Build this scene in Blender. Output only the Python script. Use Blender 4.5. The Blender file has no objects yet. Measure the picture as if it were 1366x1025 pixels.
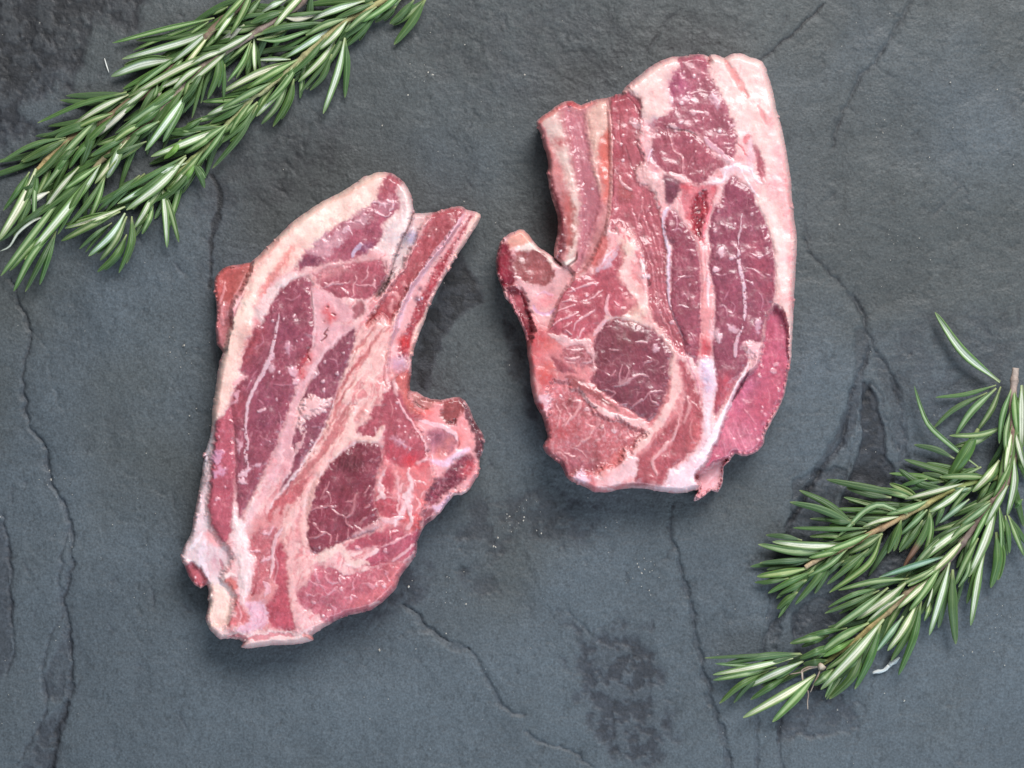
import bpy, math, random
import numpy as np
from mathutils import Vector

# ------------------------------------------------------------------ camera, light, exposure
scene = bpy.context.scene
COL = scene.collection
P = 0.00025            # metres of slate per photo pixel
H = 0.62               # camera height above the slate
CX, CY = 683.0, 512.5
cam_d = bpy.data.cameras.new('camera')
cam = bpy.data.objects.new('camera', cam_d)
COL.objects.link(cam)
cam.location = (0, 0, H)
cam.rotation_euler = (0, 0, 0)
cam_d.sensor_width = 36.0
cam_d.lens = 36.0 * H / (1366 * P)
cam_d.clip_start = 0.01
cam_d.clip_end = 50
scene.camera = cam

world = bpy.data.worlds.new('World')
scene.world = world
world.use_nodes = True
bg = world.node_tree.nodes['Background']
bg.inputs[0].default_value = (0.93, 0.97, 1.0, 1)
bg.inputs[1].default_value = 0.21

win = bpy.data.lights.new('window_light', 'AREA')
win.shape = 'RECTANGLE'
win.size = 0.95
win.size_y = 0.7
win.energy = 43.5
win.color = (1.0, 0.985, 0.975)
wo = bpy.data.objects.new('window_light', win)
COL.objects.link(wo)
wo.location = (0.42, 1.05, 1.25)
wo.rotation_euler = (Vector((0, 0, 0)) - wo.location).to_track_quat('-Z', 'Y').to_euler()

# cooler, weaker daylight from the opposite side of the room
win2 = bpy.data.lights.new('far_window_light', 'AREA')
win2.shape = 'RECTANGLE'; win2.size = 1.6; win2.size_y = 0.8
win2.energy = 17
win2.color = (0.70, 0.86, 1.0)
wo2 = bpy.data.objects.new('far_window_light', win2)
COL.objects.link(wo2)
wo2.location = (0.45, -1.0, 0.85)
wo2.rotation_euler = (Vector((0.05, -0.05, 0)) - wo2.location).to_track_quat('-Z', 'Y').to_euler()

scene.view_settings.view_transform = 'Standard'
scene.view_settings.look = 'None'
scene.view_settings.exposure = 0.0
scene.view_settings.gamma = 1.0
ALB = 0.86             # surface colours are given as they look in daylight, times this

# ------------------------------------------------------------------ helpers
def lin(c):
    c = np.asarray(c, dtype=np.float64) / 255.0
    return np.where(c <= 0.04045, c / 12.92, ((c + 0.055) / 1.055) ** 2.4)

def sm(a, b, x):
    t = np.clip((x - a) / (b - a), 0, 1)
    return t * t * (3 - 2 * t)

def perlin(x, y, seed):
    rs = np.random.RandomState(seed)
    n = 256
    ang = rs.rand(n, n) * 2 * np.pi
    gx, gy = np.cos(ang), np.sin(ang)
    xi = np.floor(x).astype(np.int64); yi = np.floor(y).astype(np.int64)
    fx = x - xi; fy = y - yi
    u = fx ** 3 * (fx * (fx * 6 - 15) + 10); v = fy ** 3 * (fy * (fy * 6 - 15) + 10)
    def d(i, j):
        a = (xi + i) % n; b = (yi + j) % n
        return gx[a, b] * (fx - i) + gy[a, b] * (fy - j)
    n0 = d(0, 0) * (1 - u) + d(1, 0) * u
    n1 = d(0, 1) * (1 - u) + d(1, 1) * u
    return (n0 * (1 - v) + n1 * v) * 1.5

def fbm(x, y, scale, seed, oct=4, gain=0.5):
    s = 0; a = 1; f = 1.0 / scale; t = 0
    for k in range(oct):
        s = s + a * perlin(x * f + 17.3 * k, y * f - 9.1 * k, seed + k * 7)
        t += a; a *= gain; f *= 2.03
    return s / t * 1.6

TILES = dict(A=(655, 65, 5), B=(800, 65, 5), C=(655, 270, 5), D=(800, 270, 5), E=(655, 475, 5), F=(800, 475, 5),
             G=(240, 228, 5), H=(400, 228, 5), I=(240, 433, 5), J=(400, 433, 5), K=(240, 665, 5), L=(400, 638, 5),
             M=(230, 530, 2.928), N=(0, 0, 4.553), O=(0, 190, 4.553), Q=(280, 0, 4.553), U=(130, 0, 5),
             V=(1166, 400, 3.415), W=(1093, 410, 5), X=(1093, 600, 5), Y=(940, 630, 5), Z=(940, 780, 5),
             R=(1093, 750, 5), P=(0, 0, 1))

def pts(s):
    out = []; t = TILES['P']
    for tok in s.split():
        if tok[0].isalpha():
            t = TILES[tok[0]]; tok = tok[1:]
        x, y = tok.split(',')
        out.append((t[0] + float(x) / t[2], t[1] + float(y) / t[2]))
    return np.array(out)

def spline(p, n, closed):
    m = len(p)
    if m < 3 and not closed:
        t = np.linspace(0, 1, n + 1)[:, None]
        return p[0] * (1 - t) + p[-1] * t
    res = []
    rng = range(m) if closed else range(m - 1)
    for i in rng:
        if closed:
            a, b, c, d = p[i - 1], p[i], p[(i + 1) % m], p[(i + 2) % m]
        else:
            a = p[i - 1] if i > 0 else 2 * p[0] - p[1]
            b, c = p[i], p[i + 1]
            d = p[i + 2] if i + 2 < m else 2 * p[-1] - p[-2]
        for k in range(n):
            t = k / n
            res.append(0.5 * (2 * b + (c - a) * t + (2 * a - 5 * b + 4 * c - d) * t * t + (3 * b - a - 3 * c + d) * t ** 3))
    if not closed:
        res.append(p[-1])
    return np.array(res)

def seg_dist(X, Y, q, closed, inside=False):
    """distance to the polyline q, parameter 0..1 along it, and the even-odd inside test"""
    shape = X.shape
    X = X.ravel().astype(np.float32); Y = Y.ravel().astype(np.float32)
    best = np.full(X.shape, 1e9, np.float32); par = np.zeros(X.shape, np.float32)
    ins = np.zeros(X.shape, bool)
    n = len(q)
    for i in range(n if closed else n - 1):
        ax, ay = q[i]; bx, by = q[(i + 1) % n]
        dx, dy = bx - ax, by - ay
        L = dx * dx + dy * dy + 1e-9
        t = np.clip(((X - ax) * dx + (Y - ay) * dy) / L, 0, 1)
        d = (X - ax - t * dx) ** 2 + (Y - ay - t * dy) ** 2
        k = d < best
        best[k] = d[k]; par[k] = (i + t[k]) / n
        if inside:
            c = (ay > Y) != (by > Y)
            if dy != 0:
                c &= X < ax + (Y - ay) * dx / dy
                ins ^= c
    return np.sqrt(best).reshape(shape), par.reshape(shape), ins.reshape(shape)

def to_world(px, py, z):
    """photo pixel (at height z pixels) to metres on the table"""
    zm = z * P
    k = P * (1 - zm / H)
    return (px - CX) * k, -(py - CY) * k, zm

class Paint:
    """a patch of surface on a pixel grid: colour, fat amount, thickness, relief, part labels"""
    def __init__(s, x0, y0, x1, y1, step, base, T, seed):
        s.xs = np.arange(x0, x1 + 0.01, step); s.ys = np.arange(y0, y1 + 0.01, step)
        s.X, s.Y = np.meshgrid(s.xs, s.ys)
        sh = s.X.shape; s.step = step; s.x0 = x0; s.y0 = y0; s.seed = seed
        s.col = np.ones(sh + (3,)) * lin(base)
        s.fat = np.ones(sh); s.T = np.ones(sh) * T; s.rel = np.zeros(sh)
        s.lab = np.zeros(sh, int); s.names = ['fat']; s.loose = np.ones(sh); s.grain = 1.6
        X, Y = s.X, s.Y
        s.wx = fbm(X, Y, 13, seed + 1, 3); s.wy = fbm(X, Y, 13, seed + 2, 3)
        s.w2 = fbm(X, Y, 5, seed + 15, 2)
        s.n1 = fbm(X, Y, 22, seed + 3, 3); s.n2 = fbm(X, Y, 6, seed + 4, 3)
        br = fbm(X, Y, 26, seed + 5, 2)
        v1 = np.abs(perlin((X + 5 * s.wx) / 15, (Y + 5 * s.wy) / 15, seed + 6))
        v2 = np.abs(perlin((X + 3 * s.wx) / 8, (Y + 3 * s.wy) / 8, seed + 9))
        s.vein = np.clip((1 - sm(0.0, 0.17, v1)) * sm(-0.1, 0.5, br) + 0.6 * (1 - sm(0.0, 0.2, v2)) * sm(0.0, 0.5, -br), 0, 1)
        cr = fbm(X, Y, 5, seed + 12, 2)
        s.crumb = sm(0.05, 0.4, cr)
    def crop(s, q, m):
        i0 = max(0, int((q[:, 1].min() - m - s.y0) / s.step)); i1 = min(len(s.ys), int((q[:, 1].max() + m - s.y0) / s.step) + 2)
        j0 = max(0, int((q[:, 0].min() - m - s.x0) / s.step)); j1 = min(len(s.xs), int((q[:, 0].max() + m - s.x0) / s.step) + 2)
        return (slice(i0, i1), slice(j0, j1))
    def fill(s, part, col, p, soft=1.6, warp=2.2, mot=0.13, marb=0.0, bulge=0.0, T=None, a=1.0, crumb=0.0, fat=0.0, tsoft=5, sub=3, rim=0.0, marbcol=(222, 178, 178), loose=0.0):
        q = spline(pts(p), sub, True)
        w = s.crop(q, 14)
        X = s.X[w] + warp * (s.wx[w] + .9 * s.w2[w]); Y = s.Y[w] + warp * (s.wy[w] + .9 * s.n2[w])
        d, _, ins = seg_dist(X, Y, q, True, True)
        sd = np.where(ins, d, -d)
        sv = soft * (1.45 + .7 * s.n1[w])
        m = sm(-sv, sv, sd) * a
        c = lin(col)[None, None, :] * (1 + mot * s.n1[w] + mot * 0.75 * s.n2[w])[..., None]
        if marb:
            k = (.5 * marb * s.vein[w])[..., None]
            c = c * (1 - k) + lin(marbcol) * k
        if crumb:
            k = (crumb * s.crumb[w])[..., None]
            c = c * (1 - k) + lin((225, 182, 184)) * k
        s.col[w] = s.col[w] * (1 - m[..., None]) + np.clip(c, 0, 1) * m[..., None]
        s.fat[w] = s.fat[w] * (1 - m) + fat * m
        s.loose[w] = s.loose[w] * (1 - m) + loose * m
        if bulge:
            s.rel[w] += bulge * sm(0, 9, sd) * a
        if rim:
            s.rel[w] -= rim * np.exp(-(sd / 2.2) ** 2)
        if T is not None:
            mt = sm(-tsoft, tsoft, sd)
            s.T[w] = s.T[w] * (1 - mt) + T * mt
        if part:
            if part not in s.names: s.names.append(part)
            s.lab[w][m > 0.5] = s.names.index(part)
    def stroke(s, col, p, width, a=1.0, h=0.0, warp=1.2, fat=1.0, soft=0.8, taper=True, mot=0.08, brk=0.0):
        q = spline(pts(p), 5, False)
        ws = np.atleast_1d(np.array(width, float))
        w = s.crop(q, ws.max() + 6)
        X = s.X[w] + warp * s.wx[w]; Y = s.Y[w] + warp * s.wy[w]
        d, par, _ = seg_dist(X, Y, q, False)
        wid = np.interp(par, np.linspace(0, 1, len(ws)), ws) if len(ws) > 1 else np.full(d.shape, ws[0])
        if taper: wid = wid * np.clip(np.minimum(par, 1 - par) * 8 + 0.25, 0, 1)
        wid = wid * (1 + 0.35 * s.n2[w])
        m = (1 - sm(-soft, soft, d - wid / 2)) * a
        if brk: m = m * sm(-brk, 0.25, s.n2[w] + 0.3)
        c = lin(col)[None, None, :] * (1 + mot * s.n2[w])[..., None]
        s.col[w] = s.col[w] * (1 - m[..., None]) + np.clip(c, 0, 1) * m[..., None]
        s.fat[w] = s.fat[w] * (1 - m) + fat * m
        s.loose[w] *= 1 - .85 * m
        s.rel[w] += .6 * h * m
    def tint(s, col, p, r, a):
        """soft stain of a colour around the points"""
        for x, y in pts(p):
            d2 = (s.X - x) ** 2 + (s.Y - y) ** 2
            m = (a * np.exp(-d2 / (2 * r * r)) * np.clip(0.8 + 0.6 * s.n2, 0, 1.2))[..., None]
            s.col = s.col * (1 - m) + lin(col) * m
    def tissue(s):
        """grain of the meat: fibre bundles in the lean, pink mottling and fine streaks in the fat"""
        X, Y = s.X, s.Y; sd = s.seed
        F = s.fat[..., None]
        c1 = np.abs(perlin(X / 4.2 + .4 * s.w2, Y / 5.5 + .4 * s.n2, sd + 81)); c2 = np.abs(perlin(X / 8.5 + .5 * s.wx, Y / 11 + .5 * s.wy, sd + 82))
        net = (1 - sm(.0, .22, c1)) * .5 + (1 - sm(0, .16, c2)) * .6
        lean = s.col * (1 + (.16 * net - .06 + .10 * s.w2)[..., None])
        ca, sa = math.cos(s.grain), math.sin(s.grain)
        fib = fbm(((X * ca + Y * sa) + 7 * s.n1) / 8, (-X * sa + Y * ca) + 5 * s.n1 + 2 * s.wx, 3.6, sd + 97, 3)
        lean = lean * (1 + .15 * fib)[..., None] + (np.array([.026, .015, .017]) * np.clip(fib, 0, 1)[..., None])
        lean = lean + (np.array([.022, .012, .014]) * np.clip(net, 0, 1)[..., None])
        fk = sm(.50, .78, fbm(X, Y, 4.0, sd + 91, 2)) * sm(-.1, .5, fbm(X, Y, 34, sd + 92, 2)) * .32
        fk = np.maximum(fk, .26 * sm(.42, .6, fbm(X + 2 * s.wx, (Y + 2 * s.wy) * .45, 4.5, sd + 93, 2)) * sm(.05, .5, fbm(X, Y, 40, sd + 94, 2)))[..., None]
        lean = lean * (1 - fk) + lin((214, 158, 166)) * fk
        dk = sm(.25, .7, fbm(X, Y, 9, sd + 95, 3))[..., None]
        lean = lean * (1 - .14 * dk)
        blot = fbm(X, Y, 30, sd + 83, 4)[..., None]
        lean = lean * (1 + .16 * blot) * np.array([1.0, .89, .93])
        pk = sm(-.15, .55, fbm(X, Y, 24, sd + 84, 4)) * .22 + .14 * sm(.05, .5, fbm(X, Y, 7, sd + 85, 3))
        st = (1 - sm(0, .14, np.abs(perlin(X / 12 + .9 * s.wx, Y / 26 + .9 * s.wy, sd + 86)))) * sm(-.1, .4, s.n1)
        wh = sm(.1, .6, fbm(X, Y, 15, sd + 87, 4))
        base = s.col * np.array([1.01, .97, 1.04])
        fat = base * (1 - pk[..., None]) + base * np.array([.95, .70, .74]) * pk[..., None]
        fat = fat * (1 - .24 * st[..., None] * np.array([.2, 1, .9]))
        fat = fat * (1 + .10 * wh + .05 * s.w2)[..., None]
        # loose tissue between the muscles: drawn-out pink fibres running along the chop
        ca, sa = math.cos(s.grain), math.sin(s.grain)
        al = (X * ca + Y * sa) + 7 * s.n1; ac = (-X * sa + Y * ca) + 4 * s.wx + 6 * s.n1
        fl = fbm(al / 7, ac, 5.5, sd + 88, 3, .6); fl2 = fbm(al / 4, ac, 13, sd + 89, 3)
        kf = (.78 * sm(-.12, .42, fl) * sm(-.45, .35, fl2) + .22) * s.loose
        kf = kf[..., None]
        fat = fat * (1 - kf) + lin((206, 118, 124)) * (1 + .2 * s.w2[..., None]) * kf
        wl = (sm(.25, .6, -fl) * s.loose * .55)[..., None]
        fat = fat * (1 - wl) + lin((240, 212, 208)) * wl
        s.col = np.clip(fat * F + lean * (1 - F), 0, .95)
    def dots(s, col, p, r, h=0.8, a=0.95, seed=0):
        rs = np.random.RandomState(seed + s.seed)
        for x, y in pts(p):
            rr = r * (0.45 + 0.75 * rs.rand()); aa = a * (.4 + .45 * rs.rand())
            q = np.array([(x, y)]); w = s.crop(q, rr * 3 + 3)
            ang = rs.rand() * 3.14; ca, sa = math.cos(ang), math.sin(ang)
            dx = s.X[w] - x; dy = s.Y[w] - y
            e = 1 + rs.rand() * 0.8
            d = np.sqrt((ca * dx + sa * dy) ** 2 / e + (ca * dy - sa * dx) ** 2 * e) + 0.9 * s.n2[w] * rr * 0.4
            m = (1 - sm(rr - 1.0, rr + 0.9, d)) * aa
            s.col[w] = s.col[w] * (1 - m[..., None]) + lin(col) * m[..., None]
            s.fat[w] = s.fat[w] * (1 - m) + m
            s.rel[w] += h * m

def attr_mat(name, attr, rough, spec=0.5, noise=(900, 0.10), bump=(1500, 0.15, 0.0002), fat_rough=None, sss=0.0, coat=0.0, fleck=0.0):
    m = bpy.data.materials.new(name); m.use_nodes = True
    nt = m.node_tree; N = nt.nodes; L = nt.links
    b = N['Principled BSDF']
    at = N.new('ShaderNodeAttribute'); at.attribute_name = attr
    tc = N.new('ShaderNodeTexCoord')
    nz = N.new('ShaderNodeTexNoise'); nz.inputs['Scale'].default_value = noise[0]; nz.inputs['Detail'].default_value = 5
    L.new(tc.outputs['Object'], nz.inputs['Vector'])
    mr = N.new('ShaderNodeMapRange'); mr.inputs[3].default_value = 1 - noise[1] * 2; mr.inputs[4].default_value = 1 + noise[1] * 2
    L.new(nz.outputs['Fac'], mr.inputs[0])
    mx = N.new('ShaderNodeVectorMath'); mx.operation = 'SCALE'
    L.new(at.outputs['Color'], mx.inputs[0]); L.new(mr.outputs[0], mx.inputs['Scale'])
    L.new(mx.outputs[0], b.inputs['Base Color'])
    if fleck:      # small dark flecks and pale grains of the stone itself
        out = mx
        for sc, lo, hi, a, b_ in ((420, .30, .44, 1 - fleck, 1.0), (900, .62, .74, 1.0, 1 + fleck * .8), (1700, .30, .5, 1 - fleck * .7, 1.0)):
            mp = N.new('ShaderNodeMapping'); mp.inputs['Scale'].default_value = (1.25, .7, 1); L.new(tc.outputs['Object'], mp.inputs[0])
            nf = N.new('ShaderNodeTexNoise'); nf.inputs['Scale'].default_value = sc; nf.inputs['Detail'].default_value = 3; nf.inputs['Roughness'].default_value = .6
            L.new(mp.outputs[0], nf.inputs['Vector'])
            mf = N.new('ShaderNodeMapRange'); mf.inputs[1].default_value = lo; mf.inputs[2].default_value = hi; mf.inputs[3].default_value = a; mf.inputs[4].default_value = b_
            L.new(nf.outputs['Fac'], mf.inputs[0])
            m2 = N.new('ShaderNodeVectorMath'); m2.operation = 'SCALE'
            L.new(out.outputs[0], m2.inputs[0]); L.new(mf.outputs[0], m2.inputs['Scale']); out = m2
        L.new(out.outputs[0], b.inputs['Base Color'])
    n2 = N.new('ShaderNodeTexNoise'); n2.inputs['Scale'].default_value = bump[0]; n2.inputs['Detail'].default_value = 4
    L.new(tc.outputs['Object'], n2.inputs['Vector'])
    bp = N.new('ShaderNodeBump'); bp.inputs['Strength'].default_value = bump[1]; bp.inputs['Distance'].default_value = bump[2]
    L.new(n2.outputs['Fac'], bp.inputs['Height']); L.new(bp.outputs[0], b.inputs['Normal'])
    rr = N.new('ShaderNodeMapRange'); rr.inputs[1].default_value = 0.3; rr.inputs[2].default_value = 0.7
    rr.inputs[3].default_value = rough - 0.08; rr.inputs[4].default_value = rough + 0.1
    n3 = N.new('ShaderNodeTexNoise'); n3.inputs['Scale'].default_value = 160; n3.inputs['Detail'].default_value = 3
    L.new(tc.outputs['Object'], n3.inputs['Vector']); L.new(n3.outputs['Fac'], rr.inputs[0])
    if fat_rough is not None:
        fa = N.new('ShaderNodeAttribute'); fa.attribute_name = 'fat_amount'
        ad = N.new('ShaderNodeMath'); ad.operation = 'MULTIPLY_ADD'; ad.inputs[1].default_value = fat_rough - rough
        L.new(fa.outputs['Fac'], ad.inputs[0]); L.new(rr.outputs[0], ad.inputs[2]); L.new(ad.outputs[0], b.inputs['Roughness'])
    else:
        L.new(rr.outputs[0], b.inputs['Roughness'])
    b.inputs['Specular IOR Level'].default_value = spec
    if sss:
        b.inputs['Subsurface Weight'].default_value = sss
        b.inputs['Subsurface Radius'].default_value = (1.0, 0.35, 0.25)
        b.inputs['Subsurface Scale'].default_value = 0.0009
    if coat:
        b.inputs['Coat Weight'].default_value = coat; b.inputs['Coat Roughness'].default_value = 0.16
    return m

def plain_mat(name, col, rough=0.6, noise=(700, 0.15)):
    m = bpy.data.materials.new(name); m.use_nodes = True
    nt = m.node_tree; N = nt.nodes; L = nt.links; b = N['Principled BSDF']
    c = lin(col) * ALB
    nz = N.new('ShaderNodeTexNoise'); nz.inputs['Scale'].default_value = noise[0]
    tc = N.new('ShaderNodeTexCoord'); L.new(tc.outputs['Object'], nz.inputs['Vector'])
    cr = N.new('ShaderNodeValToRGB')
    cr.color_ramp.elements[0].position = 0.3; cr.color_ramp.elements[1].position = 0.7
    cr.color_ramp.elements[0].color = tuple(c * (1 - noise[1])) + (1,)
    cr.color_ramp.elements[1].color = tuple(np.clip(c * (1 + noise[1]), 0, 1)) + (1,)
    L.new(nz.outputs['Fac'], cr.inputs[0]); L.new(cr.outputs[0], b.inputs['Base Color'])
    b.inputs['Roughness'].default_value = rough
    return m

def link_mesh(name, verts, faces, mat, parent=None, cols=None, fat=None, normals=None):
    me = bpy.data.meshes.new(name)
    verts = np.asarray(verts, np.float32)
    faces = np.asarray(faces, np.int32) if not isinstance(faces, list) else faces
    if isinstance(faces, np.ndarray):
        nf, k = faces.shape
        me.vertices.add(len(verts)); me.vertices.foreach_set('co', verts.ravel())
        me.loops.add(nf * k); me.loops.foreach_set('vertex_index', faces.ravel())
        me.polygons.add(nf); me.polygons.foreach_set('loop_start', np.arange(nf, dtype=np.int32) * k)
        me.update(calc_edges=True)
    else:
        me.from_pydata(verts.tolist(), [], faces)
    me.polygons.foreach_set('use_smooth', np.ones(len(me.polygons), bool))
    if cols is not None:
        a = me.attributes.new('surface_colour', 'FLOAT_COLOR', 'POINT')
        c4 = np.ones((len(verts), 4), np.float32); c4[:, :3] = np.clip(cols, 0, 1)
        a.data.foreach_set('color', c4.ravel())
    if fat is not None:
        a = me.attributes.new('fat_amount', 'FLOAT', 'POINT'); a.data.foreach_set('value', np.asarray(fat, np.float32))
    if normals is not None:
        me.normals_split_custom_set_from_vertices(np.asarray(normals, np.float32))
    me.materials.append(mat)
    o = bpy.data.objects.new(name, me); COL.objects.link(o)
    if parent is not None: o.parent = parent
    return o

def thing(name, label, cat, loc, group=None):
    o = bpy.data.objects.new(name, None); COL.objects.link(o)
    o.empty_display_size = 0.01
    o.location = loc; o['label'] = label; o['category'] = cat
    if group: o['group'] = group
    return o
# ------------------------------------------------------------------ the slate
def build_slate():
    S = Paint(-40, -40, 1406, 1066, 2, (75, 82, 86), 0, 300)
    X, Y = S.X, S.Y
    dark = np.zeros(X.shape); lev = np.zeros(X.shape)
    big = fbm(X, Y, 330, 411, 4); mid = fbm(X, Y, 70, 421, 5, 0.6); fine = fbm(X, Y, 11, 431, 4, 0.65)
    def patch(p, d, l, soft=10, warp=16, rough=0.0):
        nonlocal dark, lev
        q = spline(pts(p), 3, True)
        dd, _, ins = seg_dist(X + warp * fbm(X, Y, 40, 441, 4, 0.6), Y + warp * fbm(X, Y, 40, 447, 4, 0.6), q, True, True)
        m = sm(-soft, soft, np.where(ins, dd, -dd))
        if rough: m = m * np.clip(1 - rough + rough * 2.2 * sm(-0.25, 0.3, fbm(X, Y, 24, 455, 4, 0.65)), 0, 1.15)
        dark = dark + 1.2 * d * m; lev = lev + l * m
    def crack(p, w, d, l, warp=5, step=0.0):
        nonlocal dark, lev
        q = spline(pts(p), 4, False)
        ws = np.atleast_1d(np.array(w, float))
        cx = S.crop(q, 40)
        Xs = X[cx] + warp * fbm(X[cx], Y[cx], 22, 461, 4, 0.6); Ys = Y[cx] + warp * fbm(X[cx], Y[cx], 22, 467, 4, 0.6)
        dd, par, _ = seg_dist(Xs, Ys, q, False)
        wid = np.interp(par, np.linspace(0, 1, len(ws)), ws) if len(ws) > 1 else ws[0]
        wid = wid * (0.85 + 0.6 * fbm(X[cx], Y[cx], 18, 469, 3))
        m = 1 - sm(-0.9, 1.3, dd - wid / 2)
        halo = np.exp(-(dd / (wid * 1.6 + 3.5)) ** 2) * np.clip(.6 + 1.1 * fbm(X[cx], Y[cx], 30, 463, 3), 0, 1.2)
        dark[cx] += 1.0 * d * m * (.56 if d < .5 else 1) + (.24 * d * halo if d > 0 else 0); lev[cx] += l * m + (.35 * l * halo if d > 0 else 0)
    # darker, lighter and recessed patches of the stone, stains and painted shade
    patch('P-60,-60 195,-60 180,25 135,40 105,60 98,112 62,118 38,150 25,178 -60,190', 0.40, -1.4, 14, 24, 0.35)
    patch('P100,20 130,30 120,70 95,60', -0.1, 0.6, 4, 14)
    patch('P752,806 790,848 822,836 868,866 888,962 896,985 842,1030 798,985 778,940 763,862', 0.38, -1.2, 16, 26, 0.6)
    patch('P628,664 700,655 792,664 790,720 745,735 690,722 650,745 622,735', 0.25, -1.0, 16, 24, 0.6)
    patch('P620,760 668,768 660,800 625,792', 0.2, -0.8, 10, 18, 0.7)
    patch('P1152,508 1170,535 1186,600 1196,660 1180,720 1120,705 1128,660 1146,600', 0.40, -2.6, 1.8, 6, 0.15)
    patch('P1060,640 1130,630 1100,700 1066,760 1040,850 1022,850 1030,770 1052,712', 0.17, -1.8, 2.2, 9, 0.2)
    patch('P1063,823 1110,780 1190,700 1260,690 1220,800 1120,900 1066,915', 0.26, -2.0, 2, 10, 0.3)
    patch('P1046,930 1075,905 1120,915 1146,960 1110,985 1060,985 1040,985', 0.26, -1.6, 2.5, 14, 0.4)
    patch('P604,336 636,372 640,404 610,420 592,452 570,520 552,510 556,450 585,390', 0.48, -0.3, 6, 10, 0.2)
    patch('P668,430 690,440 716,520 716,560 690,520 680,480', 0.38, -0.2, 5, 10, 0.4)  # painted shade beside the right chop, with a little juice stain
    patch('P500,770 560,752 570,782 545,812 490,830', 0.26, -0.3, 10, 14, 0.6)  # soft shade painted along the left chop's lower right edge
    patch('P1050,380 1110,380 1156,455 1130,540 1080,640 1060,560 1070,470', -0.07, 0.9, 8, 12)
    patch('P0,700 12,735 15,850 6,900 -30,900 -30,700', 0.2, -1.2, 3, 6)
    patch('P60,960 86,940 80,1000 60,1040 20,1040 40,1000', 0.22, -1.2, 4, 10, 0.5)
    patch('P74,862 90,830 94,880 80,935 56,920', 0.16, -1.2, 3, 8, 0.4)
    patch('P700,500 1000,700 1366,640 1366,1030 500,1030 560,830', -0.05, 0.0, 90, 30)
    patch('P1140,440 1160,452 1150,520 1130,590 1090,640 1060,700 1050,700 1085,630 1125,560 1140,490', 0.2, -1.0, 2, 6)
    patch('P1166,470 1195,500 1208,560 1212,620 1200,640 1196,580 1180,520', 0.10, -1.0, 2, 6)
    patch('P1180,440 1330,420 1366,480 1300,560 1210,560 1200,500', 0.12, -0.5, 14, 24, 0.6)
    patch('P560,20 720,0 980,30 960,70 840,60 820,120 700,130 600,110', 0.10, -0.4, 26, 30, 0.8)
    patch('P320,180 420,160 470,200 380,260 290,300 270,240', 0.16, -0.3, 22, 26, 0.6)
    patch('P110,560 160,540 170,600 120,640', 0.08, -0.4, 10, 16, 0.8)
    patch('P40,400 110,390 200,420 280,600 250,760 120,740 70,600', -0.07, 0.3, 30, 30)
    patch('P300,900 500,880 620,930 640,1030 300,1030', -0.06, 0.0, 40, 30)
    # cracks and drip marks
    crack('P12,372 19,393 39,443 30,493 35,562 57,594 66,638 91,694 96,745 85,789 88,826 94,877 93,921 79,965 63,1035', [3, 4, 4, 4, 5, 7, 5, 5, 6, 8, 9], 0.34, -2.2)
    crack('P92,700 79,770 82,814 63,858 57,908 60,940 44,984 22,1020', [2, 3, 4, 3], 0.28, -1.5)
    crack('P40,440 62,470 70,520 90,560', [1.5, 2, 1], 0.12, -0.8)
    crack('P0,688 9,720 13,760 12,800 16,864 8,900', [3, 4, 3], 0.32, -1.8)
    crack('P281,234 291,250 293,274 286,300 283,312 281,340 280,368 281,384', [7, 6, 10, 13, 9, 5, 8, 8], 0.52, -0.6, 2)
    crack('P898,668 894,700 907,753 922,809 928,843 937,895 951,940 966,989 972,1035', [3, 4, 4, 6, 8, 8, 10, 11, 10], 0.33, -2.0)
    crack('P541,805 560,830 579,846 602,862 624,865', [6, 10, 12, 9, 3], 0.20, -1.3)
    crack('P541,805 579,846 624,865 650,907 676,948 699,955', [2, 2, 3, 3, 6, 8, 7], 0.30, -1.6)
    crack('P703,976 716,988 733,993 760,1002 790,1024', [6, 7, 4, 4, 2], 0.32, -1.6)
    crack('P1074,318 1080,338 1102,357 1128,385 1141,399 1152,425 1161,452 1170,470', [2, 2, 3, 3, 5, 4, 3, 3], 0.30, -1.8)
    crack('P1159,462 1156,485 1146,500 1137,520 1132,555 1124,590 1108,610 1092,632 1072,670 1056,703 1048,715', [3, 3, 2, 3, 3, 4, 2, 3, 3, 2], 0.33, -2.0)
    crack('P1161,512 1150,545 1146,580 1136,600 1130,640', [2, 2, 2], 0.24, -1.4)
    crack('P1162,512 1176,530 1182,560 1194,590 1198,600', [2, 2, 2], 0.24, -1.4)
    crack('P1168,475 1190,500 1200,535 1204,575 1212,615', [2, 3, 2, 2, 2], 0.27, -1.5)
    crack('P1100,5 1062,42 1040,60 1012,80', [2, 3, 2, 3], 0.55, -1.8, 3)
    crack('P1218,0 1195,36 1172,78 1150,100 1136,130 1120,160 1110,196', [1, 2, 2, 4, 3, 3, 2], 0.28, -1.6, 4)
    crack('P908,8 886,38 868,62 862,84', [1, 2, 1.5], 0.22, -1.2, 4)
    crack('P1283,248 1262,268 1245,286', [1.5, 1.5], 0.24, -1.0, 3)
    crack('P1040,820 1022,850 1016,890 1016,915', [3, 5, 4], 0.26, -1.6, 3)
    crack('P1066,820 1060,850 1064,870 1070,880', [2, 2, 2], 0.2, -1.4, 3)
    crack('P1062,915 1044,945 1040,990 1046,1035', [3, 4, 3, 3], 0.28, -1.6, 3)
    crack('P1006,940 1010,975 1008,1030', [4, 6, 5], 0.24, -1.4, 3)
    crack('P1165,905 1150,960 1136,1010 1132,1030', [1.5, 1.5, 2], 0.18, -1.0, 3)
    crack('P1075,250 1072,290 1080,320', [1, 1.5, 1], 0.2, -1.0, 3)
    crack('P755,815 772,830 790,850', [2, 4, 2], 0.2, -1.0, 3)
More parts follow.
